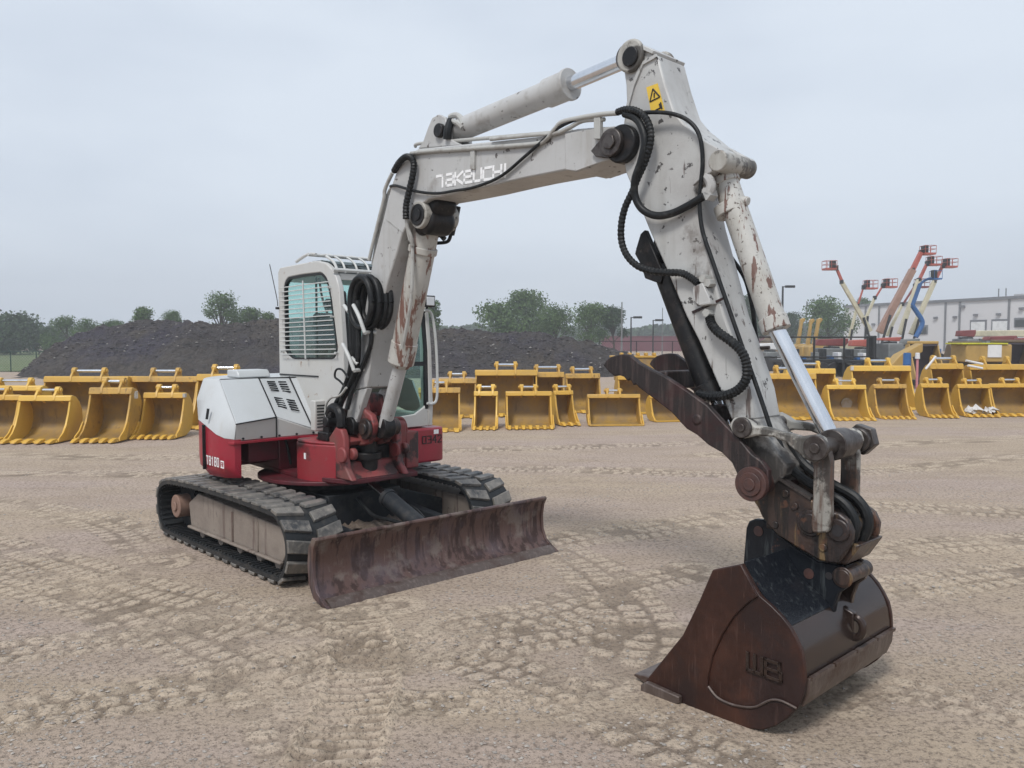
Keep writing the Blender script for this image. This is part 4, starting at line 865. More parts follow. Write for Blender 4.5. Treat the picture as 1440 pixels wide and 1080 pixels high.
hose('hydraulic_hose', 'hose', [(1.081,-0.3,1.958),(1.098,-0.3,1.789),(1.015,-0.3,1.647),(0.9,-0.3,1.5),(0.845,-0.32,1.383),(0.799,-0.34,1.236)], .02)
hose('hydraulic_hose', 'hose', [(0.888,-0.38,1.491),(0.794,-0.38,1.557),(0.708,-0.38,1.555),(0.685,-0.38,1.496),(0.76,-0.38,1.463),(0.823,-0.38,1.414),(0.779,-0.38,1.324)], .009)
hose('steel_pipe', 'pipe', [(0.887,-0.4,1.417),(0.79,-0.4,1.349),(0.647,-0.4,1.319),(0.567,-0.4,1.243),(0.576,-0.4,1.137)], .010)
for pa in [[(0.972,-0.38,2.076),(1.082,-0.4,1.984),(1.129,-0.38,1.856)],[(0.809,-0.38,1.765),(0.923,-0.4,1.675),(0.972,-0.38,1.556)],[(1.129,-0.38,1.856),(1.089,-0.3,1.862),(1.124,-0.27,1.856)],[(0.972,-0.38,1.556),(0.942,-0.3,1.559),(0.958,-0.27,1.565)],[(0.678,-0.24,2.036),(0.582,-0.22,2.087)],[(0.902,-0.36,1.657),(0.963,-0.34,1.606)]]:
    hose('hose_holder', 'bars', pa, .016, sm=4)
# ------------------------------------------------------------------ ground
rs = np.random.RandomState(3)
LAT = rs.rand(256, 256)
def vnoise(x, y):
    xi = np.floor(x).astype(int); yi = np.floor(y).astype(int); fx = x-xi; fy = y-yi
    fx = fx*fx*(3-2*fx); fy = fy*fy*(3-2*fy)
    a = LAT[xi & 255, yi & 255]; b = LAT[(xi+1) & 255, yi & 255]; c = LAT[xi & 255, (yi+1) & 255]; d = LAT[(xi+1) & 255, (yi+1) & 255]
    return (a*(1-fx)+b*fx)*(1-fy)+(c*(1-fx)+d*fx)*fy
def fbm(x, y, o=4):
    s = 0; k = 1; t = 0
    for i in range(o): s = s+k*vnoise(x*2**i+17*i, y*2**i+5*i); t += k; k *= .55
    return s/t
xs = np.arange(-5.2, 5.4, .021)
step = .021; e = [xs[-1]]
while e[-1] < 330: step *= 1.085; e.append(e[-1]+step)
e = np.array(e[1:]); xs = np.concatenate([-(e[::-1]), xs, e])
ys = [1.6]; 
while ys[-1] < 16: ys.append(ys[-1]+max(.012, ys[-1]*.0052))
s_ = ys[-1]-ys[-2]
while ys[-1] < 300: s_ *= 1.09; ys.append(ys[-1]+s_)
s_ = .02; yb = [1.6]
while yb[-1] > -25: s_ *= 1.25; yb.append(yb[-1]-s_)
ys = np.array(yb[1:][::-1]+ys)
GX, GY = np.meshgrid(xs, ys)
GZ = (fbm(GX*.35, GY*.35, 3)-.5)*.035+(fbm(GX*1.6, GY*4.1, 4)-.5)*.022+(fbm(GX*14, GY*14, 2)-.5)*.006
mask = np.zeros_like(GZ); pit_shade_map = np.zeros_like(GZ)
near = (GY < 17) & (GX > -14) & (GX < 14)
idx = np.where(near); X_ = GX[idx]; Y_ = GY[idx]; Z_ = GZ[idx].copy(); K_ = np.zeros_like(Z_); PT_ = np.zeros_like(Z_)
jit = fbm(X_*2.3+40, Y_*2.3, 3); jit2 = fbm(X_*7+9, Y_*7, 3)
def path_st(pts):
    P_ = [Vector(p).to_3d() for p in pts]; Q_ = []
    for i in range(len(P_)-1):
        a = P_[max(i-1, 0)]; b = P_[i]; c = P_[i+1]; d = P_[min(i+2, len(P_)-1)]
        for k in range(6):
            t = k/6; Q_.append(.5*((2*b)+(c-a)*t+(2*a-5*b+4*c-d)*t*t+(3*b-a-3*c+d)*t**3))
    Q_.append(P_[-1])
    bd = np.full(X_.shape, 1e9); S = np.zeros_like(X_); T = np.zeros_like(X_); acc = 0
    for p, q in zip(Q_, Q_[1:]):
        dx, dy = q.x-p.x, q.y-p.y; L2 = dx*dx+dy*dy; Ls = math.sqrt(L2)
        t = np.clip(((X_-p.x)*dx+(Y_-p.y)*dy)/L2, 0, 1)
        ex = X_-(p.x+t*dx); ey = Y_-(p.y+t*dy); d2 = ex*ex+ey*ey
        m = d2 < bd; bd[m] = d2[m]; S[m] = acc+t[m]*Ls; sg = np.sign(dx*ey-dy*ex); T[m] = (np.sqrt(d2)*sg)[m]; acc += Ls
    return S, T
def tri(x): return np.abs((x % 1)-.5)*2
def stamp(pts, wid, kind, amp=1.0):
    global Z_, K_, PT_
    S, T = path_st(pts); u = T/(wid/2); wob = (jit-.5)*.35
    inside = np.clip((1.06+.25*(jit2-.5)-np.abs(u))*6, 0, 1)
    fade = np.clip((jit-.12)*5, .65, 1)
    if kind == 'tyre':      # two to three staggered rows of lug prints
        row = np.floor((u+1)*1.5); per = .135
        ph = S/per+row*.5+wob*.5+np.abs(u)*.35
        cid = LAT[np.floor(ph).astype(int) & 255, (row*7).astype(int) & 255]; a = np.clip((tri(ph+.5)-.26)*7, 0, 1); b = np.clip((tri((u+1)*1.5+.5+(jit2-.5)*.25)-.16)*8, 0, 1); a = 1-np.clip((.30-tri(ph+.5)+.05)*7, 0, 1)
        a = a*np.clip(cid*6-.5, 0, 1); z = (a*b)*(.008+.006*cid)-.006+(jit2-.5)*.004; pit_shade = 1-a*b
    else:                   # steel or rubber track: cross ridges with two crumbled shoulders
        ph = S/.085+wob*.4+u*.25*np.sign(u)
        z = np.clip((tri(ph)-.35)*3, 0, 1)*.018-.010+np.exp(-((np.abs(u)-.98)/.10)**2)*.022*(jit2*1.8)
        inside = np.clip((1.22-np.abs(u))*5, 0, 1); pit_shade = np.clip((.010-z)*60, 0, 1)
    PT_ = np.maximum(PT_, inside*fade*pit_shade*np.clip(jit*1.3, 0, 1)); Z_ = Z_+z*inside*fade*amp; K_ = np.maximum(K_, inside*fade*np.clip(.45+z*45, 0, 1))
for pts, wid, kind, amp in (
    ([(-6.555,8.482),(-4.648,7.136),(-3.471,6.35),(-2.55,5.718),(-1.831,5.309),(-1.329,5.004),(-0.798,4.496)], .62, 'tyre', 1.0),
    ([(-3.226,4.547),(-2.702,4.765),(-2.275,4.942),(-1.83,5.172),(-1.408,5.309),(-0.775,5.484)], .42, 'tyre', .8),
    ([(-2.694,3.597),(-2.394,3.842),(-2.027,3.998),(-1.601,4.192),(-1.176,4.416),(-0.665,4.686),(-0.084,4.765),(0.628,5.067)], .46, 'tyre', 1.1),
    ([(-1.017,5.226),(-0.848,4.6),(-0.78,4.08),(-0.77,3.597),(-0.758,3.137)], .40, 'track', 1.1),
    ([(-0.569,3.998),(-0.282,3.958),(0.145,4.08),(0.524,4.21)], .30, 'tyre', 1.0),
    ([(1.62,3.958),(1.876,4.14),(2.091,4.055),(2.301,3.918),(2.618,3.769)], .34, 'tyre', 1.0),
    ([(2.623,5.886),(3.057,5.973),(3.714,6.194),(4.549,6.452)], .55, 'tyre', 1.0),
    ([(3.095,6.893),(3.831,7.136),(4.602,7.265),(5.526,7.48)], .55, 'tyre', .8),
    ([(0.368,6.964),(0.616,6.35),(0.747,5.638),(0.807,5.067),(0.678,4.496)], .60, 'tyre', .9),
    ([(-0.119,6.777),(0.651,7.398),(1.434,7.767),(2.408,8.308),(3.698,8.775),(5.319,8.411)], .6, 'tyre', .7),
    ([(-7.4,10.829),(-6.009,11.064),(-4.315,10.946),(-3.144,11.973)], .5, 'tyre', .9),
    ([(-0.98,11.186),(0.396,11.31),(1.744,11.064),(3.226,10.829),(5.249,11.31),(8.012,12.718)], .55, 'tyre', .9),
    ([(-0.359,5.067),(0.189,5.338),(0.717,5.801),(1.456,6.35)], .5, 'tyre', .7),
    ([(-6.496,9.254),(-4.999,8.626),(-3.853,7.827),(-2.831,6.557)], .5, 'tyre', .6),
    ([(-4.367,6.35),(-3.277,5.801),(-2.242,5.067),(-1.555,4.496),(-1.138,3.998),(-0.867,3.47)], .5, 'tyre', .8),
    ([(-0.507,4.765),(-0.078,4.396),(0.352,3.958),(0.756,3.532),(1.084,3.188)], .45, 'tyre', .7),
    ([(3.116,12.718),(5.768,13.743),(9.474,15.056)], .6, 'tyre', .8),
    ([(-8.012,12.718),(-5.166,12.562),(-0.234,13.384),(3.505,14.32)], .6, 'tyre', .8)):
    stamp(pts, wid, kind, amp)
GZ[idx] = Z_; mask[idx] = K_; pit_shade_map[idx] = PT_
# press flat under the tracks, the blade and the bucket lip
GZ[(GY > 20)] *= .4
flat = lambda cx, cy, r: np.clip(1-np.hypot(GX-cx, GY-cy)/r, 0, 1)
for cx, cy in ((-2.4, 6.7), (-1.9, 6.2), (-2.8, 7.1), (-.9, 5.7), (-.3, 6.2), (.2, 6.7), (1.2, 3.95), (1.05, 4.1), (1.4, 4.2)):
    k = np.clip(flat(cx, cy, .7)*3, 0, 1); GZ = GZ*(1-k)+(-.004+(GZ*.35))*k
ny, nx = GX.shape
me = bpy.data.meshes.new('ground'); nv = nx*ny
me.vertices.add(nv); me.vertices.foreach_set('co', np.stack([GX, GY, GZ], -1).astype(np.float32).ravel())
ii = np.arange(nv).reshape(ny, nx); fa = np.stack([ii[:-1, :-1], ii[:-1, 1:], ii[1:, 1:], ii[1:, :-1]], -1).reshape(-1, 4)
nf = len(fa); me.loops.add(nf*4); me.loops.foreach_set('vertex_index', fa.ravel().astype(np.int32)); me.polygons.add(nf)
me.polygons.foreach_set('loop_start', np.arange(0, nf*4, 4, dtype=np.int32)); me.polygons.foreach_set('use_smooth', np.ones(nf, bool))
me.update(calc_edges=True)
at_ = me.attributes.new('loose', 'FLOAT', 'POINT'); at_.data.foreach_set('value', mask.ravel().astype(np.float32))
at3 = me.attributes.new('pit_shade', 'FLOAT', 'POINT'); at3.data.foreach_set('value', pit_shade_map.ravel().astype(np.float32))  # mask of the low gaps in the prints, for their painted shade
gm = bpy.data.materials.new('gravel_dirt'); gm.use_nodes = True; nt = gm.node_tree; N = nt.nodes; L = nt.links; bs = N['Principled BSDF']; bs.inputs['Roughness'].default_value = .92; bs.inputs['Specular IOR Level'].default_value = .25
geo = N.new('ShaderNodeNewGeometry')
def noi(scale, det=6, ro=.6, vec=None, kind='ShaderNodeTexNoise'):
    t = N.new(kind); t.inputs['Scale'].default_value = scale
    if kind == 'ShaderNodeTexNoise': t.inputs['Detail'].default_value = det; t.inputs['Roughness'].default_value = ro
    L.new(vec or geo.outputs['Position'], t.inputs['Vector']); return t
def rng(sock, lo, hi, a=0., b=1.):
    m_ = N.new('ShaderNodeMapRange'); L.new(sock, m_.inputs['Value']); m_.inputs['From Min'].default_value = lo; m_.inputs['From Max'].default_value = hi; m_.inputs['To Min'].default_value = a; m_.inputs['To Max'].default_value = b; return m_.outputs['Result']
def mixc(f, a, b):
    m_ = N.new('ShaderNodeMix'); m_.data_type = 'RGBA'
    if hasattr(f, 'links'): L.new(f, m_.inputs['Factor'])
    else: m_.inputs['Factor'].default_value = f
    for s, v in (('A', a), ('B', b)):
        if hasattr(v, 'links'): L.new(v, m_.inputs[s])
        else: m_.inputs[s].default_value = (*v, 1)
    return m_.outputs['Result']
pm = N.new('ShaderNodeMapping'); pm.inputs['Scale'].default_value = (.35, 1, 1); L.new(geo.outputs['Position'], pm.inputs['Vector'])
c = mixc(rng(noi(.55, 5, .6, pm.outputs['Vector']).outputs['Fac'], .40, .60), (.455, .362, .270), (.435, .345, .292))
c = mixc(rng(noi(2.1, 6, .65, pm.outputs['Vector']).outputs['Fac'], .44, .66, 0, .5), c, (.33, .255, .19))
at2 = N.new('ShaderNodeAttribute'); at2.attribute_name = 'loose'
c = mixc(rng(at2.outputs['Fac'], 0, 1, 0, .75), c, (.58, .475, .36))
at4 = N.new('ShaderNodeAttribute'); at4.attribute_name = 'pit_shade'; c = mixc(rng(at4.outputs['Fac'], .1, 1, 0, .8), c, (.18, .138, .10))  # shade in the gaps of the prints, painted into the dirt colour
c = mixc(rng(noi(34, 4, .7).outputs['Fac'], .48, .64, 0, .7), c, (.135, .105, .083))
vo = noi(62, kind='ShaderNodeTexVoronoi'); sp = rng(vo.outputs['Distance'], .20, .10)
pat = rng(noi(1.3, 4, .6).outputs['Fac'], .45, .6)
mm = N.new('ShaderNodeMath'); mm.operation = 'MULTIPLY'; L.new(sp, mm.inputs[0]); L.new(pat, mm.inputs[1])
stc = mixc(rng(noi(90, 1).outputs['Fac'], .35, .65), (.20, .17, .15), (.50, .45, .40))
c = mixc(mm.outputs[0], c, stc)
vo2 = noi(150, kind='ShaderNodeTexVoronoi'); c = mixc(rng(vo2.outputs['Distance'], .22, .10, 0, .6), c, mixc(rng(noi(200, 0).outputs['Fac'], .4, .6), (.13, .11, .09), (.45, .39, .33)))
L.new(c, bs.inputs['Base Color'])
b1 = N.new('ShaderNodeBump'); b1.inputs['Strength'].default_value = 1; b1.inputs['Distance'].default_value = .018
ad = N.new('ShaderNodeMath'); ad.operation = 'ADD'; L.new(noi(28, 8, .72).outputs['Fac'], ad.inputs[0]); L.new(rng(vo.outputs['Distance'], .0, .3, .5, 0), ad.inputs[1])
L.new(ad.outputs[0], b1.inputs['Height']); L.new(b1.outputs['Normal'], bs.inputs['Normal'])
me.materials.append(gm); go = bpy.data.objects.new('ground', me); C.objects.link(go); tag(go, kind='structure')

# loose pebbles
def pebbles(n, fn, name, m, **k):
    base = np.array([(1, 0, 0), (0, 1, 0), (-1, 0, 0), (0, -1, 0), (0, 0, .7), (0, 0, -.5), ]); F = np.array([(0, 1, 4), (1, 2, 4), (2, 3, 4), (3, 0, 4), (1, 0, 5), (2, 1, 5), (3, 2, 5), (0, 3, 5)])
    x, y, z, r = fn(n); n = len(x)
    V_ = base[None]*(1+.45*(rs.rand(n, 6, 1)-.5))*r[:, None, None]*np.stack([1+.6*rs.rand(n), np.ones(n), .7+.3*rs.rand(n)], -1)[:, None, :]
    a = rs.rand(n)*6.28; ca, sa = np.cos(a)[:, None], np.sin(a)[:, None]
    vx = V_[..., 0]*ca-V_[..., 1]*sa+x[:, None]; vy = V_[..., 0]*sa+V_[..., 1]*ca+y[:, None]; vz = V_[..., 2]+z[:, None]
    vs = np.stack([vx, vy, vz], -1).reshape(-1, 3); fs = (F[None]+(np.arange(n)*6)[:, None, None]).reshape(-1, 3)
    me = bpy.data.meshes.new(name); me.from_pydata(vs.tolist(), [], fs.tolist()); me.materials.append(m)
    o = bpy.data.objects.new(name, me); C.objects.link(o); return tag(o, **k)
from bisect import bisect
def gz(x, y):
    i = np.clip(np.searchsorted(xs, x), 0, nx-1); j = np.clip(np.searchsorted(ys, y), 0, ny-1); return GZ[j, i]
def near_peb(n):
    y = 2.3+(rs.rand(n)**1.6)*9; x = (rs.rand(n)-.5)*1.5*y
    den = fbm(x*1.1+3, y*1.1, 3)+.12*(y < 3.6); keep = rs.rand(n) < np.clip((den-.42)*4, .08, 1); x, y = x[keep], y[keep]
    r = .0035+.009*rs.rand(len(x))**3; return x, y, gz(x, y)+r*.2, r
PM = [mat('pebble_grey', (.26, .235, .21), [((.42, .38, .34), 'n', 7, .45, .6, .9)], .9), mat('pebble_pale', (.36, .32, .28), [((.22, .18, .16), 'n', 9, .5, .6, .9)], .9)]
pebbles(26000, near_peb, 'gravel', PM[0], kind='stuff'); pebbles(4000, near_peb, 'gravel', PM[1], kind='stuff')

# ------------------------------------------------------------------ gravel heap
HX = np.linspace(-30, 16, 420); HY = np.linspace(33, 56, 180)
prof = np.array([(-29.11,0),(-26.8,0),(-25.24,1.04),(-24.07,1.65),(-22.91,2.11),(-21.76,2.56),(-20.22,2.94),(-18.7,2.87),(-17.55,2.83),(-16.03,2.75),(-14.88,2.68),(-13.74,2.79),(-12.59,2.98),(-10.3,3.02),(-7.63,2.75),(-5.73,2.56),(-4.2,2.49),(-2.67,2.37),(-0.76,2.26),(0.76,2.3),(1.91,2.11),(3.06,1.95),(4.2,1.72),(5.35,1.38),(6.5,1.04),(7.65,0.69),(8.8,0.19),(9.96,0)])
hx, hy = np.meshgrid(HX, HY)
rid = np.interp(hx, prof[:, 0], prof[:, 1], left=0, right=0)+(fbm(hx*.9, hx*0+3, 3)-.5)*.12
cyv = 44+(fbm(hx*.25, hx*0+9, 2)-.5)*2.5
t_ = np.abs(hy-cyv)/(np.maximum(rid, .05)*1.9+.3)
hz = rid*np.clip(1-t_, 0, 1)**.85+(fbm(hx*2.2, hy*2.2, 5)-.5)*.55*np.clip(rid, 0, 1)*np.clip(1.25-t_, 0, 1)+(fbm(hx*.7+5, hy*.7, 3)-.5)*.9*np.clip(rid*.5, 0, 1)*np.clip(t_*(1.3-t_)*2, 0, 1)-.03
me = bpy.data.meshes.new('gravel_heap'); n2, n1 = hx.shape; ii = np.arange(n1*n2).reshape(n2, n1)
me.from_pydata(np.stack([hx, hy, hz], -1).reshape(-1, 3).tolist(), [], np.stack([ii[:-1, :-1], ii[:-1, 1:], ii[1:, 1:], ii[1:, :-1]], -1).reshape(-1, 4).tolist())
me.polygons.foreach_set('use_smooth', [True]*len(me.polygons))
hm = mat('dark_gravel', (.042, .036, .035), [((.068, .056, .046), 'n', .35, .42, .6, .8), ((.040, .035, .050), 'n', .22, .5, .62, .9), ((.13, .12, .115), 'n', 6, .58, .70, .6), ((.022, .02, .022), 'n', 3.1, .52, .66, .7), ((.24, .22, .21), 'n', 13, .68, .74, .7)], .95, bump=1, bscale=5, bdist=.25)
me.materials.append(hm)
def heap_peb(n):
    x = rs.uniform(-26, 13, n); y = 40.0+rs.rand(n)*5; i = np.clip(np.searchsorted(HX, x), 0, n1-1); j = np.clip(np.searchsorted(HY, y), 0, n2-1); z = hz[j, i]; k = z > .15
    x, y, z = x[k], y[k], z[k]; return x, y, z, .02+.065*rs.rand(len(x))**3
pebbles(7000, heap_peb, 'gravel', mat('heap_stone', (.055, .048, .05), [((.11, .10, .095), 'n', 1.5, .5, .6, .9)], .9), kind='stuff')
pebbles(500, heap_peb, 'gravel', mat('heap_stone_pale', (.28, .26, .24)), kind='stuff'); o = bpy.data.objects.new('gravel_heap', me); C.objects.link(o)
tag(o, 'long heap of dark grey gravel behind the row of yellow buckets', 'gravel heap')

# ------------------------------------------------------------------ yellow buckets
M['yel'] = mat('yellow_paint', (.56, .325, .045), [((.43, .26, .055), 'n', 1.7, .42, .66, .7), ((.30, .17, .05), 'n', 7, .58, .76, .5), ((.14, .07, .03), 's', 12, .66, .74, .5)], .42)
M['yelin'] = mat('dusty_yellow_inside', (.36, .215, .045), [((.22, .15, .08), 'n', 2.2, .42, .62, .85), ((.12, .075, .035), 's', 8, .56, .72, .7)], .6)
M['yelb'] = mat('older_yellow_paint', (.52, .30, .05), [((.38, .23, .06), 'n', 2.1, .42, .6, .8), ((.20, .12, .05), 'n', 9, .56, .68, .7), ((.10, .055, .03), 's', 14, .60, .68, .7)], .5)
M['yelc'] = mat('fresh_yellow_paint', (.66, .41, .07), [((.52, .32, .06), 'n', 1.3, .45, .7, .6), ((.24, .13, .04), 'n', 12, .64, .72, .6)], .38)
M['tooth'] = mat('yellow_tooth', (.62, .36, .05), [((.40, .24, .06), 'n', 9, .5, .7, .7)], .5)
SIDE = [(0, .0), (.0, .045), (.16, .09), (.30, .19), (.43, .36), (.54, .60), (.62, .84), (.66, .985), (.72, 1.0), (.86, .97), (1.02, .84), (1.12, .66), (1.14, .45), (1.06, .24), (.90, .08), (.66, .0)]
def ybucket(px, py, wpx, yt, teeth, label, espan=.36, yaw=0, pin='chrome', slim=False, cutter=True, back=False):
    Y = 2070/(py-478); X = (px-720)/1150*Y; w = wpx/1150*Y; k = (yt-478)/1150; H = (1.8-k*Y)/(1+.66*k)
    r_ = empty('bucket', (X, Y, .004), R(yaw), label=label, cat='bucket', group='yellow buckets lined up on the dirt')
    S = [(y*H, z*H) for y, z in SIDE]; hw = w/2; th = .036
    ym = ('yel', 'yelb', 'yelc')[int(px*7+py) % 3]
    def pr(pts, x0, x1, name, m, **kk):
        m = ym if m == 'yel' else m
        mb = MB(); n = len(pts); mb.add([(x, y, z) for x in (x0, x1) for y, z in pts], [tuple(range(n))[::-1], tuple(range(n, 2*n))]+[(i, (i+1) % n, n+(i+1) % n, n+i) for i in range(n)])
        return mb.build(name, M[m], r_, **kk)
    for s in (-1, 1): pr(S, s*hw-(th if s > 0 else 0), s*hw+(th if s < 0 else 0), 'side_plate', 'yel', bevel=.006)
    o_ = S[7:]+[S[0]]; cx_, cz_ = .66*H, .5*H
    inn = [(y+(cx_-y)*.055, z+(cz_-z)*.055) for y, z in o_]
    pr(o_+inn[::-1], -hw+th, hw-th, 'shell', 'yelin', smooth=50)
    pr([(.605*H, .88*H), (.64*H, .995*H), (.68*H, 1.015*H), (.78*H, .99*H), (.76*H, .89*H)], -hw-.008, hw+.008, 'top_beam', 'yel', bevel=.012)
    pr([(-.02, .004), (-.02, .03), (.10*H, .055*H), (.22*H, .02*H)], -hw-.01, hw+.01, 'lip', 'yel', bevel=.004)
    es = w*espan/2; er = .082*H
    for s in (-1, 1):
        mb = MB(); x0, x1 = s*es-.022, s*es+.022
        pts = [(y_+.24*H, z_) for y_, z_ in [(.36*H, .90*H), (.40*H, 1.02*H), (.50*H, 1.13*H), (.60*H, 1.185*H), (.67*H, 1.12*H), (.78*H, .90*H), (.78*H, .80*H), (.5*H, .95*H)]]
        n = len(pts); mb.add([(x, y, z) for x in (x0, x1) for y, z in pts], [tuple(range(n))[::-1], tuple(range(n, 2*n))]+[(i, (i+1) % n, n+(i+1) % n, n+i) for i in range(n)])
        mb.cyl((x0-.02, .82*H, 1.12*H), (x1+.02, .82*H, 1.12*H), er, er, 18); mb.cyl((x1+.02 if s > 0 else x0-.02, .82*H, 1.12*H), (x1+.045 if s > 0 else x0-.045, .82*H, 1.12*H), er*.6, er*.5, 12)
        mb.build('ear', M[ym], r_, bevel=.006)
    if pin: MB().cyl((-es+.03, .82*H, 1.12*H), (es-.03, .82*H, 1.12*H), er*.42, n=14).build('pin', M[pin], r_)
    if teeth:
        tw = min(w/teeth*.62, .13)
        for i in range(teeth):
            tx = -hw+tw*.55+(w-tw*1.1)*i/(teeth-1)
            mb = MB(); mb.add([(tx-tw/2, .04, .0), (tx+tw/2, .04, .0), (tx+tw/2, .04, .075), (tx-tw/2, .04, .075), (tx-tw*.42, -.09, .004), (tx+tw*.42, -.09, .004), (tx+tw*.42, -.07, .065), (tx-tw*.42, -.07, .065), (tx-tw*.30, -.17, .008), (tx+tw*.30, -.17, .008), (tx+tw*.30, -.17, .022), (tx-tw*.30, -.17, .022)],
                [(0, 1, 2, 3), (0, 4, 5, 1), (1, 5, 6, 2), (2, 6, 7, 3), (3, 7, 4, 0), (4, 8, 9, 5), (5, 9, 10, 6), (6, 10, 11, 7), (7, 11, 8, 4), (8, 11, 10, 9)])
            mb.build('tooth', M['tooth'], r_, bevel=.008)
    if cutter:
        for s in (-1, 1):
            x0 = s*(hw+.002); pr([(.04*H, .02*H), (.07*H, .10*H), (.24*H, .20*H), (.38*H, .36*H), (.46*H, .34*H), (.34*H, .02*H)], min(x0, x0+s*.022), max(x0, x0+s*.022), 'side_cutter', 'tooth', bevel=.004)
            mb = MB()
            for (cy_, cz2) in ((.10, .10), (.16, .16), (.16, .08), (.22, .26)): mb.cyl((x0+s*.022, cy_*H, cz2*H), (x0+s*.032, cy_*H, cz2*H), .018, n=8)
            bo_ = mb; 
    return r_
YB = [
 (-34, 622, 70, 556, 5, 'yellow toothed bucket cut by the left edge of the photo, front row', .36),
 (-8, 604, 90, 543, 5, 'wide yellow bucket at the far left, half hidden behind the front row', .5),
 (38, 624, 76, 557, 5, 'low yellow bucket with five teeth, leftmost whole one of the front row', .36),
 (98, 598, 122, 530, 6, 'extra wide yellow bucket behind the two leftmost front row buckets', .36),
 (131, 623, 62, 546, 5, 'tall narrow yellow bucket with five teeth and a paper tag on its side', .42),
 (208, 597, 104, 530, 6, 'wide yellow bucket behind the small one beside the red counterweight', .36),
 (213, 618, 60, 553, 6, 'small yellow bucket with six fine teeth and a grey corner sticker', .38),
 (296, 604, 76, 527, 5, 'yellow bucket half hidden behind the white engine hood', .42),
 (617, 608, 60, 546, 4, 'yellow bucket seen through the grab rail of the white cab', .34),
 (640, 588, 56, 533, 4, 'yellow bucket standing behind the one at the cab grab rail', .36),
 (681, 605, 34, 551, 4, 'narrow yellow bucket with four teeth right of the cab', .58),
 (713, 586, 90, 521, 6, 'wide tall yellow bucket in the back row right of the cab', .30),
 (746, 604, 66, 551, 7, 'wide yellow bucket with seven teeth, front row right of the cab', .30),
 (776, 584, 46, 524, 4, 'tall yellow bucket in the back row behind a narrow one', .70),
 (802, 599, 28, 550, 3, 'narrowest yellow bucket with three teeth, leaning in the front row', .70),
 (827, 581, 50, 526, 4, 'tall yellow bucket in the back row beside the heap end', .54),
 (868, 600, 76, 555, 0, 'toothless yellow ditching bucket with a straight lip', .24),
 (905, 583, 58, 528, 4, 'yellow bucket behind the dark thumb tip', .40),
 (945, 594, 46, 556, 0, 'toothless yellow bucket mostly hidden by the dark thumb', .3),
 (1122, 591, 82, 526, 6, 'wide yellow bucket behind the chrome bucket cylinder rod', .34),
 (1152, 578, 70, 519, 5, 'yellow bucket in the back row just right of the chrome rod', .36),
 (1204, 592, 56, 542, 6, 'small yellow bucket with a polished patch inside, front row', .44),
 (1265, 590, 46, 541, 6, 'small yellow bucket with rust at its lip, front row', .52),
 (1258, 577, 88, 515, 6, 'widest yellow bucket of the right back row, paint chipped at its corner', .34),
 (1329, 588, 38, 540, 5, 'narrow yellow bucket left of the one holding white rags', .50),
 (1353, 576, 48, 512, 4, 'tall yellow bucket in the back row beside the white pipes', .62),
 (1384, 587, 44, 541, 5, 'yellow bucket with white rags piled inside', .46),
 (1428, 576, 84, 513, 5, 'wide yellow bucket without a pin at the right end of the back row', .42),
 (1442, 586, 64, 540, 6, 'yellow bucket cut by the right edge of the photo, front row', .34)]
BK = []
YAW = {5: -3, 8: 4, 10: -2, 11: 2, 12: 3, 13: 5, 14: 14, 15: 7, 16: 2, 17: 5, 18: 12, 20: -3, 22: -3, 23: 2, 24: -4, 26: -5}
for i_, a in enumerate(YB): BK.append(ybucket(*a, yaw=YAW.get(i_, 0), pin=None if 'without a pin' in a[5] else 'chrome'))
def stick(i, name, m, x0, x1, y0, y1, z0, z1): MB().box(x0, x1, y0, y1, z0, z1).build(name, M[m], BK[i])
def dims(i): a = YB[i]; Y = 2070/(a[1]-478); k = (a[3]-478)/1150; return a[2]/1150*Y, (1.8-k*Y)/(1+.66*k)
M['rustlip'] = mat('rust_stain', (.22, .07, .03), [((.12, .04, .02), 'n', 9, .4, .6, .8)], .7)
M['tagp'] = mat('weathered_paper_tag', (.62, .61, .57), [((.4, .36, .3), 'n', 20, .5, .6, .7)], .7)
w_, h_ = dims(4); stick(4, 'paper_tag', 'tagp', w_/2+.001, w_/2+.004, .74*h_, .90*h_, .78*h_, .93*h_)
w_, h_ = dims(6); stick(6, 'sticker', 'pipe', w_/2-.03, w_/2+.0125, .60*h_, .70*h_, .90*h_, .99*h_)
w_, h_ = dims(22); stick(22, 'rust_stain', 'rustlip', -w_*.38, w_*.30, .10*h_, .30*h_, .058*h_, .066*h_)
w_, h_ = dims(23); stick(23, 'bare_corner', 'tagp', -w_/2-.013, -w_/2+.05, .602*h_, .66*h_, .90*h_, 1.0*h_)
w_, h_ = dims(21); mb = MB(); mb.cyl((w_*.16, 1.055*h_, .42*h_), (w_*.16, 1.075*h_, .42*h_), .17*h_, n=24); mb.build('polished_patch', mat('polished_steel_patch', (.34, .30, .26), [((.26, .2, .12), 'n', 7, .45, .6, .8)], .35), BK[21])
mb = MB(); b_ = BK[26]; b_ = Vector(b_.location)
for i in range(16):
    x, y, r = b_.x+.05+rnd.uniform(-.26, .30), b_.y+.10+rnd.uniform(-.05, .22), rnd.uniform(.06, .14); n = 9; zb = .06+rnd.uniform(0, .10)
    vs = [(x+rnd.uniform(-.03, .03), y, zb+rnd.uniform(.07, .16))]+[(x+r*rnd.uniform(.6, 1.3)*math.cos(6.283*k/n), y+r*rnd.uniform(.6, 1.3)*math.sin(6.283*k/n), zb+rnd.uniform(-.04, .05)) for k in range(n)]
    mb.add(vs, [(0, 1+k, 1+(k+1) % n) for k in range(n)]+[tuple(range(1, n+1))[::-1]])
o = mb.build('rag_heap', mat('white_rag', (.62, .60, .58), [((.38, .35, .32), 'n', 6, .45, .6, .7)], .9), None, smooth=70); tag(o, 'crumpled white rags heaped inside a small yellow bucket', 'rags')

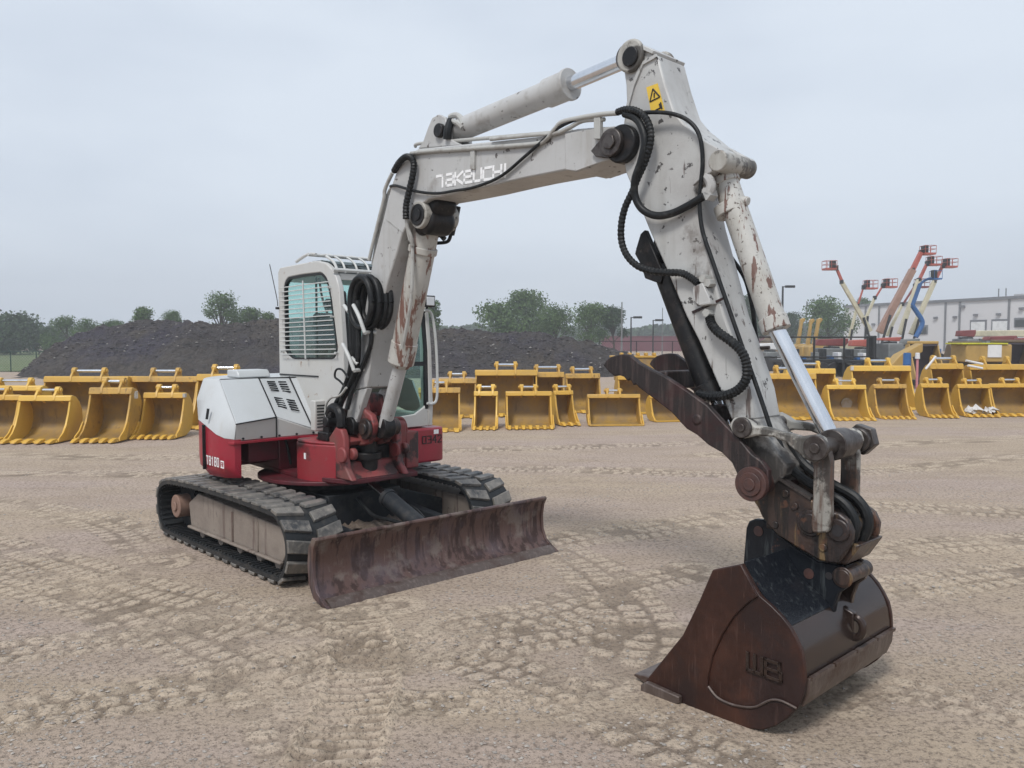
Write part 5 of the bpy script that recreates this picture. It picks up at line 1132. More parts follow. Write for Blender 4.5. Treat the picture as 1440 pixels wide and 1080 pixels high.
# ------------------------------------------------------------------ trees
def leafmat(name, c1, c2):
    m = mat(name, c1, [(c2, 'n', .8, .35, .65, 1.0), ((c1[0]*.6, c1[1]*.6, c1[2]*.6), 'n', 3.0, .5, .7, .7)], .75, spec=.2); return m
LM = [leafmat('leaf_green', (.065, .12, .04), (.10, .155, .055)), leafmat('leaf_dark', (.04, .07, .035), (.06, .095, .045))]
BARK = mat('bark', (.07, .055, .045), [((.04, .03, .025), 'n', 6, .4, .6, .8)], .9)
def tree(px, yt, wpx, Y, label, mi=0, open_=.5, seed=0, n=5200, group='trees beyond the yard', low=.18):
    X = (px-720)/1150*Y; Hh = 1.8+(478-yt)/1150*Y; w = wpx/1150*Y*1.18; r_ = np.random.RandomState(seed+11)
    t = empty('tree', (X, Y, 0), 0, label=label, cat='tree', group=group)
    mb = MB(); mb.tube([(0, 0, -.1), (.1, 0, Hh*.25), (-.05, .05, Hh*.5), (0, 0, Hh*.78)], .035*Hh*.55, 8)
    cl = []
    nb = 13+int(w)
    for i in range(nb):
        an = r_.rand()*6.28; hh = low+(1-low)*(r_.rand()**.8); rr = (w/2)*(1-.65*max(0, hh-.45)/.55)*(.35+.65*r_.rand()); rad = (.17+.16*r_.rand())*w*(.75 if open_ > .6 else 1.0)
        cx, cy, cz = rr*math.cos(an)*.85, rr*math.sin(an)*.7, min(hh*Hh, Hh-rad*.55)
        cl.append((cx, cy, cz, rad)); mb.tube([(0, 0, cz*.55), (cx*.4, cy*.4, cz*.75), (cx, cy, cz)], .010*Hh, 5, 3)
    mb.build('trunk', BARK, t)
    pts = []; per = n//nb
    for cx, cy, cz, rad in cl:
        d = r_.randn(per, 3); d /= np.linalg.norm(d, axis=1)[:, None]; rr = rad*(r_.rand(per, 1)**.42)*(.75+.5*r_.rand(per, 1)); p = np.array([cx, cy, cz])+d*rr*[1, 1, .75]; pts.append(p)
    p = np.concatenate(pts); p = p[p[:, 2] > .2]; k = len(p); s = (.016+.018*r_.rand(k, 1))*max(w, Hh)*.62*(1.15 if open_ < .6 else .85)
    u = r_.randn(k, 3); u /= np.linalg.norm(u, axis=1)[:, None]; v = np.cross(u, r_.randn(k, 3)); v /= np.linalg.norm(v, axis=1)[:, None]
    q = np.stack([p-u*s-v*s*.3, p+v*s*.8, p+u*s+v*s*.2, p-v*s*.7], 1).reshape(-1, 3)
    me = bpy.data.meshes.new('crown'); me.from_pydata(q.tolist(), [], (np.arange(k*4).reshape(-1, 4)).tolist()); me.materials.append(LM[mi]); o = bpy.data.objects.new('crown', me); C.objects.link(o); o.parent = t
for i, a in enumerate([
 (-25, 452, 90, 95, 'rounded dark tree at the left edge of the skyline', 1, .3), (20, 444, 88, 100, 'broad dark green tree leftmost behind the green mesh fence', 1, .3),
 (62, 462, 60, 105, 'low dark bush like tree right of the broad left tree', 1, .3), (96, 446, 64, 90, 'loose tree with bare twigs left of the heap', 0, .8),
 (128, 449, 54, 88, 'ragged tree just left of the heap slope', 0, .8), (160, 452, 40, 86, 'small tree peeping over the left slope of the heap', 0, .5),
 (203, 434, 38, 80, 'rounded bush poking above the heap crest', 0, .4), (243, 438, 40, 84, 'low sprig of leaves above the heap left of the tall loose tree', 0, .8),
 (312, 413, 66, 82, 'airy tree with see through crown standing above the heap', 0, .85), (352, 434, 56, 86, 'low green tree right of the airy tree behind the cab', 0, .5), (378, 441, 30, 86, 'smallest bush beside the cab above the heap', 0, .5),
 (606, 424, 30, 80, 'slim tree behind the cab work lamp', 0, .5),
 (706, 428, 84, 96, 'left half of the big tree clump above the heap', 0, .35), (738, 411, 64, 98, 'tallest tree of the clump above the heap', 0, .35),
 (782, 429, 56, 94, 'medium tree in the middle of the clump above the heap', 0, .35), (828, 428, 58, 92, 'rounded tree right of the middle of the clump', 0, .35), (862, 434, 42, 92, 'rightmost tree of the clump next to the bare pole', 1, .35),
 (1054, 416, 40, 120, 'tree partly hidden behind the bucket cylinder', 1, .35), (1112, 440, 34, 125, 'low tree right of the tall lamp post', 1, .35),
 (1164, 419, 66, 105, 'large rounded green tree left of the boom lifts', 0, .3), (1214, 421, 24, 150, 'small tree top over the roof of the grey warehouse', 0, .35)]):
    tree(a[0], a[1], a[2], a[3], a[4], a[5], a[6], i)
# far wood
r_ = np.random.RandomState(5)
k = 26000; x = r_.uniform(-230, 190, k); y = 230+r_.rand(k)*22; hmx = 3.4+3.2*fbm(x*.045+7, x*0, 3)+1.0*fbm(x*.3, x*0+4, 2); z = hmx*(r_.rand(k)**.6); p = np.stack([x, y, z], -1)
u = r_.randn(k, 3); v = np.cross(u, r_.randn(k, 3)); u /= np.linalg.norm(u, axis=1)[:, None]; v /= np.linalg.norm(v, axis=1)[:, None]; s = .55+.5*r_.rand(k, 1)
q = np.stack([p-u*s, p+v*s, p+u*s, p-v*s], 1).reshape(-1, 3); me = bpy.data.meshes.new('far_wood'); me.from_pydata(q.tolist(), [], np.arange(k*4).reshape(-1, 4).tolist()); me.materials.append(LM[1]); o = bpy.data.objects.new('far_wood', me); C.objects.link(o); tag(o, kind='stuff')
# grass field at the far left
mb = MB(); mb.add([(-90, 46, .03), (-24, 46, .03), (-30, 120, .03), (-160, 120, .03)], [(0, 1, 2, 3)]); o = mb.build('grass_field', mat('short_grass', (.10, .14, .05), [((.14, .15, .07), 'n', .3, .4, .6, .8)], .95), None); tag(o, kind='structure')
# ------------------------------------------------------------------ yard behind
def cm(name, c, **k): return mat(name, c, [(tuple(x*.6 for x in c), 'n', 1.5, .45, .7, .7)], k.get('rough', .5))
M['wallp'] = mat('pale_precast_wall', (.62, .62, .63), [((.56, .56, .57), 'n', .08, .4, .6, .6)], .8)
M.update(cream=cm('cream_paint', (.56, .52, .38)), orange=cm('orange_red_paint', (.40, .10, .075)), lred=cm('red_lift_paint', (.20, .05, .048)), liftbrown=cm('weathered_boom_paint', (.33, .20, .15)), blue=cm('blue_paint', (.03, .12, .32)), tan=cm('tan_yellow_paint', (.42, .27, .08)), steel=cm('galvanised_post', (.18, .19, .19)), post=cm('black_post', (.02, .022, .024)), maroon=cm('maroon_cladding', (.16, .045, .06)),
  concrete=cm('pale_grey_wall', (.50, .50, .51)), trim=cm('grey_trim', (.16, .165, .18)), dockdoor=cm('white_dock_door', (.72, .74, .74)), darkdoor=cm('dark_doorway', (.03, .035, .035)), purple=cm('worn_dark_steel', (.06, .05, .06)), lime=cm('yellow_edge', (.60, .58, .04)), brownrust=cm('brown_soil_and_rust', (.14, .10, .06)), whitep=cm('white_plastic', (.7, .7, .7)), pink=cm('pink_post', (.55, .22, .24)), tyre=cm('tyre_rubber', (.03, .03, .032)))
def pole(px, yt, Y, label, r=.05, lamp=0, name='lamp_post', yb=None):
    X = (px-720)/1150*Y; Hh = 1.8+(478-yt)/1150*Y
    t = empty(name, (X, Y, 0), 0, label=label, cat='lamp post' if lamp else 'pole', group='poles on the skyline')
    MB().cyl((0, 0, -.1), (0, 0, Hh), r*1.3, r*.8, 10).build('post', M['steel'] if not lamp else M['post'], t)
    if lamp:
        mb = MB(); mb.tube([(0, 0, Hh-.05), (.25*lamp, 0, Hh-.03)], .04, 6, 0); mb.box(min(.2*lamp, .95*lamp), max(.2*lamp, .95*lamp), -.15, .15, Hh-.12, Hh+.07); mb.build('lamp_head', M['post'], t, bevel=.03)
pole(887, 446, 72, 'black lamp post in front of the faint far trees, nearer the tree clump', .07, 1)
pole(918, 450, 78, 'black lamp post next to the dark cylinder under the arm', .07, 1)
pole(1099, 403, 66, 'tall black lamp post right of the bucket cylinder', .09, 1)
pole(874, 425, 90, 'tall bare pole at the right edge of the tree clump', .09, 0, 'utility_pole')
pole(931, 433, 100, 'thin bare pole beside the dark cylinder under the arm', .06, 0, 'utility_pole')
pole(1133, 424, 110, 'thin bare pole left of the large rounded tree', .09, 0, 'utility_pole')
# long maroon wall
a, b = (14.22,130,2.25), (41.76,130,2.25)
mb = MB(); mb.box(a[0], b[0], 130, 130.5, 0, a[2]+.05); mb.box(a[0], b[0], 129.9, 130.6, a[2]+.051, a[2]+.15); o = mb.build('boundary_wall', M['maroon'], None); tag(o, 'long low maroon wall far behind the right end of the heap', 'wall')
# fences
def wire(fpost, x0, y0, x1, y1, h, n, label, name='mesh_fence', lean=0, rails=(1.0,), rp=.03, mesh=True, pm='post'):
    t = empty(name, (x0, y0, 0), math.atan2(y1-y0, x1-x0), label=label, cat='fence'); Lg = math.hypot(x1-x0, y1-y0)
    for i in range(n+1):
        mb = MB(); x = Lg*i/n; mb.cyl((x, 0, -.1), (x, 0, h), rp, n=8)
        if lean: mb.tube([(x, 0, h-.02), (x-.18, 0, h+.22)], rp*.7, 6, 0)
        mb.build('post', M[pm], t)
    for r in rails: MB().cyl((0, 0, h*r), (Lg, 0, h*r), rp*.7, n=6).build('rail', M[pm], t)
    if mesh:
        mb = MB(); s_ = .16; k = 0
        while k*s_ < Lg+h:
            a0 = k*s_; mb.cyl((min(a0, Lg), 0, max(0, a0-Lg)), (max(0, a0-h), 0, min(h, a0)), .0045, n=3); b0 = k*s_-h
            p0 = (max(0, b0), 0, max(0, -b0)); p1 = (min(Lg, b0+h), 0, min(h, Lg-b0)); 
            if p1[0] > p0[0]: mb.cyl(p0, p1, .0045, n=3)
            k += 1
        mb.build('mesh', M[pm], t, smooth=0)
M['greenpost'] = cm('green_post', (.03, .07, .06))
wire(None, -34, 46, -25.3, 46, 1.15, 6, 'dark green mesh fence with leaning tops in front of grass at far left', lean=1, pm='greenpost')
wire(None, 5.0, 47, 16.5, 52, 1.72, 5, 'black mesh fence beyond the right end of the heap', mesh=True)
f0, f1 = (7.63,26,1.89), (11.93,27,1.89)
wire(None, f0[0], 26, f1[0], 27, f0[2], 4, 'black railing with two rails behind the right hand buckets', name='railing', rails=(1.0, .66), rp=.035, mesh=False)
MB().box(f1[0]-.12, f1[0]+.14, 27.1, 27.3, 0, f1[2]+.05).build('gate_post', M['post'], None, bevel=.01)
tag(bpy.data.objects['gate_post'], 'thick black post at the right end of the railing', 'post')
# warehouse
WA, WB_ = Vector((60.82,150,7.9)), Vector((73.31,116,8.07))
wd = (WB_-WA); wl = math.hypot(wd.x, wd.y); wz = (WA.z+WB_.z)/2
t = empty('warehouse', (WA.x, WA.y, 0), math.atan2(wd.y, wd.x), label='long pale grey warehouse with white dock doors at the right behind the lifts', cat='warehouse')
ext = wl*2.6
MB().box(0, ext, 0, 40, 0, wz-.3).build('wall', M['wallp'], t); MB().box(-.2, ext+.2, -.25, 40, wz-.2999, wz+.15).build('roof', M['trim'], t)
def wx(px):
    best = None; dx = (px-720)/1150
    s = (WA.x-dx*WA.y)/(dx*wd.y/wl-wd.x/wl); return s
for px in [1216,1235,1328,1348,1417]: x = wx(px); MB().box(x-.14, x+.14, -.16, -.002, 0, wz-.3).build('downpipe', M['trim'], t)
for p0, p1, ya, yb, m in ((1365, 1384, 453, 471, 'dockdoor'), (1395, 1416, 452, 470, 'dockdoor'), (1290, 1302, 460, 470, 'darkdoor'), (1427, 1449, 450, 460, 'darkdoor')):
    x0, x1 = wx(p0), wx(p1); Yd = WA.y+wd.y/wl*x0; z1 = 1.8+(478-ya)/1150*Yd; z0 = max(.0, 1.8+(478-yb)/1150*Yd)
    MB().box(x0-.25, x1+.25, -.10, -.002, z0, z1+.3).build('door_frame', M['trim'], t); MB().box(x0, x1, -.16, -.102, z0, z1).build('dock_door', M[m], t)
for px, y in ((1315, 447), (1342, 446), (1371, 443), (1403, 442), (1435, 434), (1228, 456), (1353, 431)):
    x0 = wx(px); Yd = WA.y+wd.y/wl*x0; z = 1.8+(478-y)/1150*Yd; MB().box(x0-.3, x0+.3, -.35, -.002, z-.2, z+.15).build('wall_light', M['trim'], t)
for px in (1348, 1358): x = wx(px); MB().cyl((x, 8, wz), (x, 8, wz+1.9), .09, n=8).build('vent_pipe', M['trim'], t)
for px, s in ((1369, .8), (1431, 1.1)): x = wx(px); MB().box(x-s, x+s, 9, 11, wz+.151, wz+.151+s).build('roof_unit', M['concrete'], t)
# boom lifts: (base px, joint px, tip px, basket side)
def wheel(mb, x, y, r, w): mb.cyl((x, y-w/2, r), (x, y+w/2, r), r, n=16)
def lift(base, joint, tip, side, Y, label, lo='cream', up='orange', th=.20, chassis='cream', extra=None):
    def q(p): return Vector(((p[0]-720)/1150*Y, 0, 1.8+(478-p[1])/1150*Y))
    B, J, T = q(base), q(joint), q(tip); t = empty('boom_lift', (B.x, Y, 0), 0, label=label, cat='boom lift', group='boom lifts raised in the yard'); O_ = Vector((B.x, 0, 0)); B, J, T = B-O_, J-O_, T-O_
    mb = MB(); mb.box(-1.3, 1.3, -.9, .9, .5, 1.0); mb.box(-.9, .9, -.7, .7, 1.02, 1.55); mb.build('chassis', M[chassis], t, bevel=.05)
    for x in (-1.0, 1.0):
        for y in (-1.05, 1.05): m2 = MB(); wheel(m2, x, y, .45, .32); m2.build('wheel', M['tyre'], t, bevel=.04)
    B2 = Vector((0, 0, 1.5)); d = (J-B).normalized()
    def beam(p, r, w, name, m):
        dd = (r-p).normalized(); nn = Vector((-dd.z, 0, dd.x))*w/2; mb = MB(); vs = [c+Vector((0, y, 0)) for y in (-w*.45, w*.45) for c in (p-nn, r-nn*.86, r+nn*.86, p+nn)]
        mb.add(vs, [(0, 1, 2, 3), (7, 6, 5, 4), (0, 4, 5, 1), (1, 5, 6, 2), (2, 6, 7, 3), (3, 7, 4, 0)]); return mb.build(name, M[m], t, bevel=.02)
    lowp = B if B.z < 2.2 else B
    beam(lowp, J, th*1.7, 'lower_boom', lo); beam(J-d*.3, T, th*1.15, 'fly_boom', up)
    MB().cyl((lowp.x*.5, -.25, 1.4), tuple(lowp.lerp(J, .28)+Vector((0, -.22, 0))), .09, n=8).build('lift_ram', M['post'], t)
    MB().box(J.x-.10, J.x+.10, -.15, .15, J.z-.14, J.z+.14).build('joint_collar', M['post'], t, bevel=.03)
    s = side; k = Y/1150; bw = 15*k; bh = 11*k; bx0 = T.x+s*2*k; bx1 = bx0+s*bw; z0 = T.z-2*k; x0, x1 = min(bx0, bx1), max(bx0, bx1)
    mb = MB(); mb.box(x0, x1, -.4, .4, z0-.08, z0+.05); 
    for x in (x0, (x0+x1)/2, x1):
        for y in (-.4, .4): mb.tube([(x, y, z0), (x, y, z0+bh)], .019, 5, 0)
    for z in (z0+bh*.55, z0+bh):
        for y in (-.4, .4): mb.tube([(x0, y, z), (x1, y, z)], .019, 5, 0)
        for x in (x0, x1): mb.tube([(x, -.4, z), (x, .4, z)], .019, 5, 0)
    mb.build('basket', M[up], t, smooth=0)
    MB().box(min(bx0, bx0+s*.3), max(bx0, bx0+s*.3), -.25, .25, z0+.06, z0+bh*1.05).build('control_box', M['post'], t, bevel=.03)
    MB().box(min(T.x-.12, bx0), max(T.x+.12, bx0), -.12, .12, T.z-.2, T.z+.15).build('rotator', M['post'], t)
lift((1223, 466), (1181, 397), (1173, 377), -1, 58, 'boom lift leaning left with its basket pointing left, leftmost of the lifts', th=.17)
lift((1193, 476), (1204, 430), (1212, 404), 1, 66, 'boom lift with a small basket, left of the one reaching a little higher', up='orange', th=.12)
lift((1213, 455), (1228, 419), (1239, 402), 1, 62, 'boom lift whose upright arm crosses the one leaning left', up='orange', th=.12)
lift((1236, 468), (1280, 380), (1291, 356), 1, 56, 'tallest boom lift with a thick brown upper arm', lo='liftbrown', up='orange', th=.27)
lift((1246, 472), (1267, 428), (1284, 402), 1, 64, 'boom lift half hidden behind the cream arms, basket lowest of the red ones', up='lred', th=.13)
lift((1264, 470), (1289, 394), (1300, 371), 1, 60, 'boom lift with cream arm in the middle of the right hand cluster', up='orange', th=.19)
lift((1280, 470), (1311, 396), (1322, 374), 1, 60, 'boom lift reaching farthest right, basket right of all others', up='orange', th=.19)
# blue articulated lift
Yb = 57; t = empty('boom_lift', ((1290-720)/1150*Yb, Yb, 0), 0, label='blue articulated boom lift bent like an S in front of the warehouse', cat='boom lift', group='boom lifts raised in the yard')
def qb(p): return ((p[0]-1290)/1150*Yb, 0, 1.8+(478-p[1])/1150*Yb)
mb = MB(); mb.box(-1.2, 1.2, -.9, .9, .5, 1.2); mb.build('chassis', M['blue'], t, bevel=.05)
for x in (-1, 1):
    m2 = MB(); wheel(m2, x, -1.0, .45, .3); m2.build('wheel', M['tyre'], t, bevel=.04)
for l, r in (([(1287, 474), (1295, 457), (1294, 449), (1288, 440), (1281, 430)], .17), ([(1281, 430), (1286, 415), (1291, 400)], .14), ([(1291, 400), (1299, 394), (1308, 392)], .09)):
    MB().tube([qb(p) for p in l], r, 8).build('arm_section', M['blue'], t)
b0, b1 = qb((1307, 393)), qb((1318, 385)); mb = MB(); mb.box(b0[0], b1[0], -.35, .35, b0[2]-.05, b0[2]+.05)
for x in (b0[0], b1[0]):
    for y in (-.35, .35): mb.tube([(x, y, b0[2]), (x, y, b0[2]+.55)], .019, 5, 0)
for y in (-.35, .35): mb.tube([(b0[0], y, b0[2]+.55), (b1[0], y, b0[2]+.55)], .019, 5, 0)
mb.build('basket', M['blue'], t, smooth=0); MB().box(b0[0], b0[0]+.3, -.2, .2, b0[2]+.06, b0[2]+.62).build('control_box', M['post'], t, bevel=.03)
# parked machines
def stowed(px0, px1, y0, y1, Y, m, label, m2=None):
    x0, x1 = (px0-720)/1150*Y, (px1-720)/1150*Y; z1, z0 = 1.8+(478-y0)/1150*Y, 1.8+(478-y1)/1150*Y; c_ = (x0+x1)/2
    t = empty('parked_lift', (c_, Y, 0), 0, label=label, cat='parked lift', group='machines parked in the yard'); hw = (x1-x0)/2
    MB().box(-hw*.7, hw*.7, -.9, .9, .45, max(.8, z0-.1)).build('chassis', M[m2 or 'steel'], t, bevel=.06)
    for x in (-hw*.5, hw*.5):
        for y in (-1.0, 1.0): w_ = MB(); wheel(w_, x, y, .45, .3); w_.build('wheel', M['tyre'], t, bevel=.04)
    mb = MB(); mb.prism([(-hw, z0+.05), (hw*.8, z0), (hw, z0+.2), (hw, z1), (-hw*.9, z1-.05)], -.28, .28); mb.build('folded_boom', M[m], t, bevel=.04)
    MB().box(-hw*.2, hw*.35, -.6, .6, z0-.3, z0-.002).build('engine_cover', M['post'], t, bevel=.05)
stowed(1144, 1190, 476, 487, 46, 'lred', 'dark red folded machine behind the black railing')
stowed(1194, 1226, 477, 488, 44, 'orange', 'orange folded machine left of the thick black post')
stowed(1234, 1264, 474, 480, 44, 'orange', 'bright orange folded boom just right of the thick black post')
stowed(1345, 1368, 464, 474, 50, 'lred', 'red machine in front of the left white dock door')
stowed(1362, 1452, 464, 474, 52, 'cream', 'long cream telescopic boom lying level before the dock doors')
stowed(1384, 1425, 472, 480, 42, 'lred', 'red folded machine below the long cream boom')
stowed(1266, 1290, 476, 484, 50, 'steel', 'small grey machine behind the blue lift')
stowed(1428, 1460, 474, 492, 38, 'lred', 'red machine frame cut by the right edge of the photo')
stowed(1066, 1096, 482, 492, 48, 'whitep', 'pale machine seen through the gap beside the chrome rod')
for a in ((1119, 1128, 449, 'leftmost of the three tan excavator arms left of the large tree', 64), (1133, 1141, 450, 'middle one of the three tan excavator arms', 63), (1142, 1152, 449, 'rightmost of the three tan excavator arms, closest to the lifts', 62)):
    Y = a[4]; x0, x1 = (a[0]-720)/1150*Y, (a[1]-720)/1150*Y; zt = 1.8+(478-a[2])/1150*Y; w_ = x1-x0
    t = empty('parked_excavator', (x0, Y, 0), 0, label=a[3], cat='excavator', group='tan excavator arms in the yard')
    mb = MB(); mb.prism([(0, 1.4), (.25, 1.4), (w_*.9, zt-.3), (w_+.15, zt-.05), (w_+.05, zt+.1), (w_*.6, zt), (w_*.5, zt-.6)], -.2, .2); mb.build('arm', M['tan'], t, bevel=.03)
    MB().prism([(-.6, .5), (.9, .5), (.9, 1.35), (.3, 1.5), (-.6, 1.3)], -.9, .9).build('body', M['tan'], t, bevel=.08); mb = MB(); mb.prism([(-.9, .1), (-.7, .0), (1.1, .0), (1.3, .1), (1.3, .4), (1.1, .49), (-.7, .49), (-.9, .4)], -1.1, -.6); mb.build('rubber_track', M['tyre'], t)
# big loader buckets and low clutter
def bigbucket(px0, px1, y0, Y, label, m='tan', inm='purple', flip=1):
    x0, x1 = (px0-720)/1150*Y, (px1-720)/1150*Y; zt = 1.8+(478-y0)/1150*Y; t = empty('loader_bucket', ((x0+x1)/2, Y, 0), 0, label=label, cat='loader bucket', group='large loader buckets in the yard'); hw = (x1-x0)/2
    pts = [(0, .05), (.15, .0), (1.0, .0), (1.35, .35), (1.35, .8), (1.0, zt-.02), (.75, zt)]
    inn = [(y-.05 if y > .5 else y, z+.05 if z < .4 else z-.06) for y, z in pts]
    mb = MB(); allp = pts+inn[::-1]; n = len(allp); mb.add([(x, y, z) for x in (-hw+.05, hw-.05) for y, z in allp], [tuple(range(n))[::-1], tuple(range(n, 2*n))]+[(i, (i+1) % n, n+(i+1) % n, n+i) for i in range(n)]); mb.build('shell', M[inm], t)
    for s in (-1, 1):
        mb = MB(); x_ = s*hw; mb.add([(x, y, z) for x in (x_-.05, x_) for y, z in pts], [tuple(range(7))[::-1], tuple(range(7, 14))]+[(i, (i+1) % 7, 7+(i+1) % 7, 7+i) for i in range(7)]); mb.build('side_plate', M[m], t)
    MB().box(-hw, hw, .70, 1.02, zt+.001, zt+.12).build('top_rim', M[m], t, bevel=.03)
bigbucket(1292, 1333, 484, 32, 'large loader bucket with a dark hollow behind the blue barrel')
bigbucket(1412, 1462, 482, 33, 'large dark loader bucket at the right edge of the yard', m='brownrust')
bigbucket(1350, 1394, 484, 34, 'dark brown loader bucket under the bright yellow strip', m='brownrust', inm='brownrust')
Y = 34
def mound(px0, px1, yt, Y, name, m, label, cat, seed):
    x0, x1 = (px0-720)/1150*Y, (px1-720)/1150*Y; zt = 1.8+(478-yt)/1150*Y; r = np.random.RandomState(seed); n, k = 36, 14; vs = []; fs = []
    for j in range(k):
        for i in range(n):
            u = i/(n-1); v = j/(k-1); h = max(0, math.sin(math.pi*u)**.6)*max(0, math.sin(math.pi*v))*zt
            vs.append((x0+(x1-x0)*u, Y+(v-.5)*3.2, max(-.02, h*(.88+.24*r.rand())-.02)))
    fs = [(j*n+i, j*n+i+1, (j+1)*n+i+1, (j+1)*n+i) for j in range(k-1) for i in range(n-1)]
    o = MB().add(vs, fs).build(name, m, None, smooth=80); tag(o, label, cat)
# loader arm like tan wedge
t = empty('parked_loader', ((1240-720)/1150*31, 31, 0), 0, label='sloping tan loader arm rising towards the large dark bucket', cat='loader')
wdg = 52/1150*31; MB().prism([(0, .60), (wdg*.4, 1.25), (wdg, 1.68), (wdg, 1.35), (wdg*.5, .95), (wdg*.45, .3), (0, .3)], -.3, .3).build('beam', M['tan'], t, bevel=.03)
MB().prism([(.2, .05), (wdg*.9, .05), (wdg*.9, .295), (.2, .295)], -.4, .4).build('foot', M['post'], t)
mound(1330, 1412, 486, 38, 'soil_mound', M['brownrust'], 'low brown soil mound under the bright yellow strip', 'soil mound', 2)
mound(1338, 1450, 475, 58, 'soil_mound', M['tan'], 'tan sand mound in front of the dock doors', 'soil mound', 4)
mound(1056, 1120, 472, 70, 'soil_mound', M['brownrust'], 'brown soil mound behind the chrome rod', 'soil mound', 6)
t = empty('dump_body', ((1362-720)/1150*33, 33, 0), 0, label='low dump body with a bright yellow top edge and a white panel', cat='dump body')
MB().box(-.1, 1.75, 0, 1.2, .9, 1.62).build('body', M['tan'], t, bevel=.05); MB().box(-.3, 1.55, -.05, 1.25, 1.621, 1.68).build('top_edge', M['lime'], t, bevel=.01); MB().box(.75, 1.3, -.04, -.002, 1.1, 1.6).build('panel', M['whitep'], t)
X = (1275.5-720)/1150*30; t = empty('barrel', (X, 30, 0), 0, label='blue plastic barrel behind the wide bucket', cat='barrel'); mb = MB(); mb.cyl((0, 0, .15), (0, 0, 1.30), .135, n=20); mb.cyl((0, 0, .5), (0, 0, .53), .145, n=20); mb.cyl((0, 0, .9), (0, 0, .93), .145, n=20); mb.build('drum', M['blue'], t, bevel=.01); MB().cyl((0, 0, 1.3001), (0, 0, 1.33), .12, n=20).build('lid', M['blue'], t)
MB().box(-.2, .2, -.2, .2, 0, .149).build('pallet', M['brownrust'], t)
X = (1290-720)/1150*30; t = empty('marker_post', (X, 30, 0), 0, label='pink marker post with a white round top right of the blue barrel', cat='marker post'); MB().cyl((0, 0, 0), (0, 0, 1.1), .045, n=10).build('post', M['pink'], t); MB().cyl((0, 0, 1.1), (0, 0, 1.33), .09, .075, 14).build('cap', M['whitep'], t, bevel=.02)
for a, b_, l in (((1302, 519), (1316, 501), 'white pipe leaning up against the tall right bucket'), ((1358, 507), (1382, 512), 'upper white pipe lying right of the tall bucket'), ((1361, 514), (1382, 518), 'lower white pipe lying right of the tall bucket')):
    Y = 21.5; p0 = Vector(((a[0]-720)/1150*Y, Y, 1.8+(478-a[1])/1150*Y)); p1 = Vector(((b_[0]-720)/1150*Y, Y, 1.8+(478-b_[1])/1150*Y)); o = MB().cyl(p0, p1, .03, n=8).build('pipe', M['whitep'], None); tag(o, l, 'pipe')
# low trailers between railing and lifts
for i, (px, Y, wp, l) in enumerate(((1112, 40, 44, 'flat dark trailer with pale boxes left part of the railing'), (1160, 41, 46, 'flat dark trailer behind the middle of the railing'), (1206, 39, 40, 'flat dark trailer near the thick black post'), (1262, 45, 40, 'dark flat trailer below the bright orange boom'))):
    X = (px-720)/1150*Y; hw = wp/1150*Y/2; t = empty('trailer', (X, Y, 0), 0, label=l, cat='trailer', group='flat trailers in the yard')
    MB().box(-hw, hw, -1, 1, .70, .86).build('deck', M['post'], t, bevel=.02)
    for x in (-hw*.6, hw*.1, hw*.6): w_ = MB(); wheel(w_, x, -.9, .36, .25); w_.build('wheel', M['tyre'], t, bevel=.03)
    for k in range(4): x = -hw*.8+k*hw*.45; MB().box(x, x+hw*.22, -.5, .2, .861, 1.0+.18*((k+i) % 3)).build('crate', M[('whitep', 'steel', 'post', 'blue')[(k+i) % 4]], t, bevel=.02)
# wide flat yellow bucket far behind the thumb
Y = 30; X = (896-720)/1150*Y; t = empty('grading_bucket', (X, Y, 0), 0, label='low yellow ribbed implement behind the dark thumb tip', cat='implement')
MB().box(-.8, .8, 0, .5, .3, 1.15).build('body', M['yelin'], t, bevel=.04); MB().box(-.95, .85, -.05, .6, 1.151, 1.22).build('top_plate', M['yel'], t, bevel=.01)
for k in range(5): MB().box(-.6+.3*k, -.5+.3*k, 0, .4, 1.221, 1.33).build('rib', M['yel'], t, bevel=.02)
hz_ = MB(); hz_.box(-420, 420, -60, 345, -1.2, 24); ho = hz_.build('haze', mat('haze', (.5, .5, .5)), None, smooth=0); tag(ho, kind='stuff')
nt = ho.data.materials[0].node_tree; N = nt.nodes; L = nt.links
for n in list(N):
    if n.type != 'OUTPUT_MATERIAL': N.remove(n)
pv = N.new('ShaderNodeVolumePrincipled'); pv.inputs['Color'].default_value = (.97, .985, 1, 1); pv.inputs['Density'].default_value = .0019; pv.inputs['Anisotropy'].default_value = .2
L.new(pv.outputs['Volume'], [n for n in N if n.type == 'OUTPUT_MATERIAL'][0].inputs['Volume'])
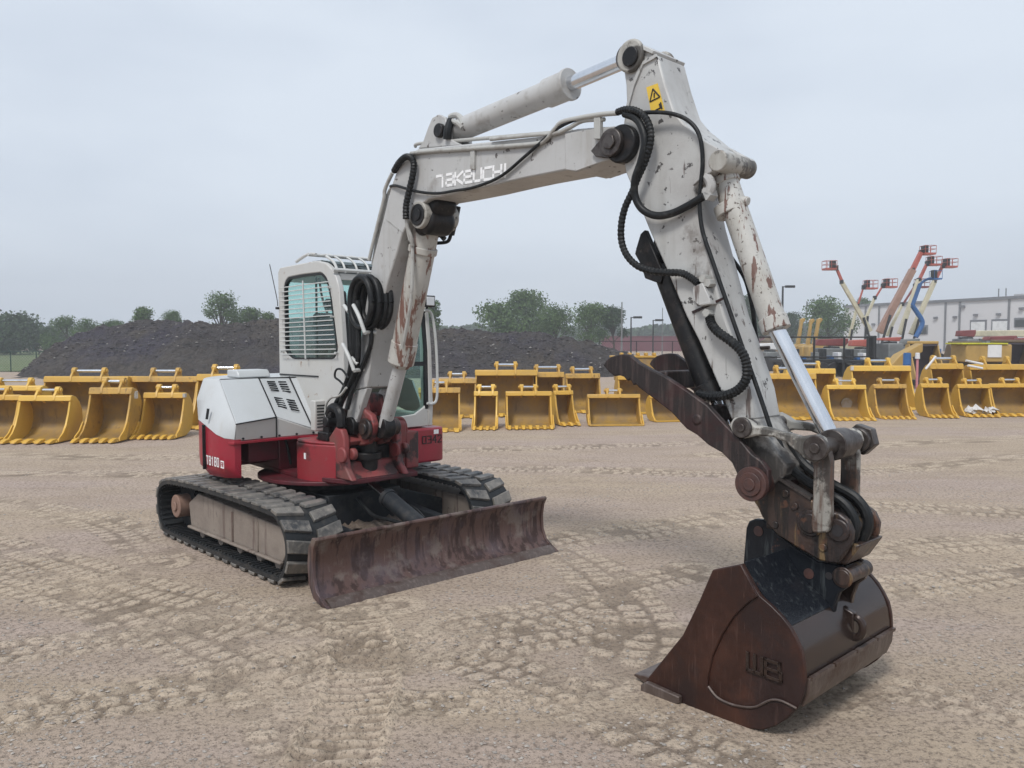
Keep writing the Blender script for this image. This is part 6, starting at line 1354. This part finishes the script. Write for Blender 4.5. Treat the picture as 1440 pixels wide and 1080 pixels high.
# ------------------------------------------------------------------ sky and light
EXPO = .38
SUN_EL, SUN_AZ = 52, 205     # overcast; a weak broad sun from behind the camera
w = bpy.data.worlds.new('World'); sc.world = w; w.use_nodes = True
nt = w.node_tree; N = nt.nodes; L = nt.links; bg = N['Background']; bg.inputs['Strength'].default_value = .092
sky = N.new('ShaderNodeTexSky'); sky.sky_type = 'NISHITA'; sky.sun_disc = False; sky.sun_elevation = R(SUN_EL); sky.sun_rotation = R(SUN_AZ); sky.dust_density = 4
tc = N.new('ShaderNodeTexCoord'); mp = N.new('ShaderNodeMapping'); mp.inputs['Scale'].default_value = (1, 1, 3); L.new(tc.outputs['Generated'], mp.inputs['Vector'])
nz = N.new('ShaderNodeTexNoise'); nz.inputs['Scale'].default_value = 1.6; nz.inputs['Detail'].default_value = 4; nz.inputs['Roughness'].default_value = .5; L.new(mp.outputs['Vector'], nz.inputs['Vector'])
cr = N.new('ShaderNodeMapRange'); cr.inputs['From Min'].default_value = .36; cr.inputs['From Max'].default_value = .64; L.new(nz.outputs['Fac'], cr.inputs['Value'])
cl = N.new('ShaderNodeMix'); cl.data_type = 'RGBA'; L.new(cr.outputs['Result'], cl.inputs['Factor']); cl.inputs['A'].default_value = (5.3, 5.95, 6.95, 1); cl.inputs['B'].default_value = (6.6, 7.25, 8.1, 1)
mx = N.new('ShaderNodeMix'); mx.data_type = 'RGBA'; mx.inputs['Factor'].default_value = .93; L.new(sky.outputs['Color'], mx.inputs['A']); L.new(cl.outputs['Result'], mx.inputs['B']); L.new(mx.outputs['Result'], bg.inputs['Color'])
sun = bpy.data.objects.new('sun', bpy.data.lights.new('sun', 'SUN')); C.objects.link(sun)
sun.data.energy = 1.9; sun.data.angle = R(13); sun.data.color = (1, .97, .93)
az, el = R(SUN_AZ), R(SUN_EL)
dv = Vector((math.sin(az)*math.cos(el), math.cos(az)*math.cos(el), math.sin(el)))
sun.rotation_euler = dv.to_track_quat('Z', 'Y').to_euler()
# ------------------------------------------------------------------ camera and render settings
cam = bpy.data.objects.new('camera', bpy.data.cameras.new('camera')); C.objects.link(cam)
cam.location = (0, 0, 1.8); cam.rotation_euler = (math.pi/2-math.atan(62/1150), 0, 0)
cam.data.sensor_width = 36; cam.data.lens = 36*1150/1440; cam.data.clip_end = 3000; cam.data.clip_start = .05
sc.camera = cam
vs_ = sc.view_settings; vs_.view_transform = 'Standard'; vs_.look = 'None'; vs_.gamma = 1; vs_.exposure = EXPO
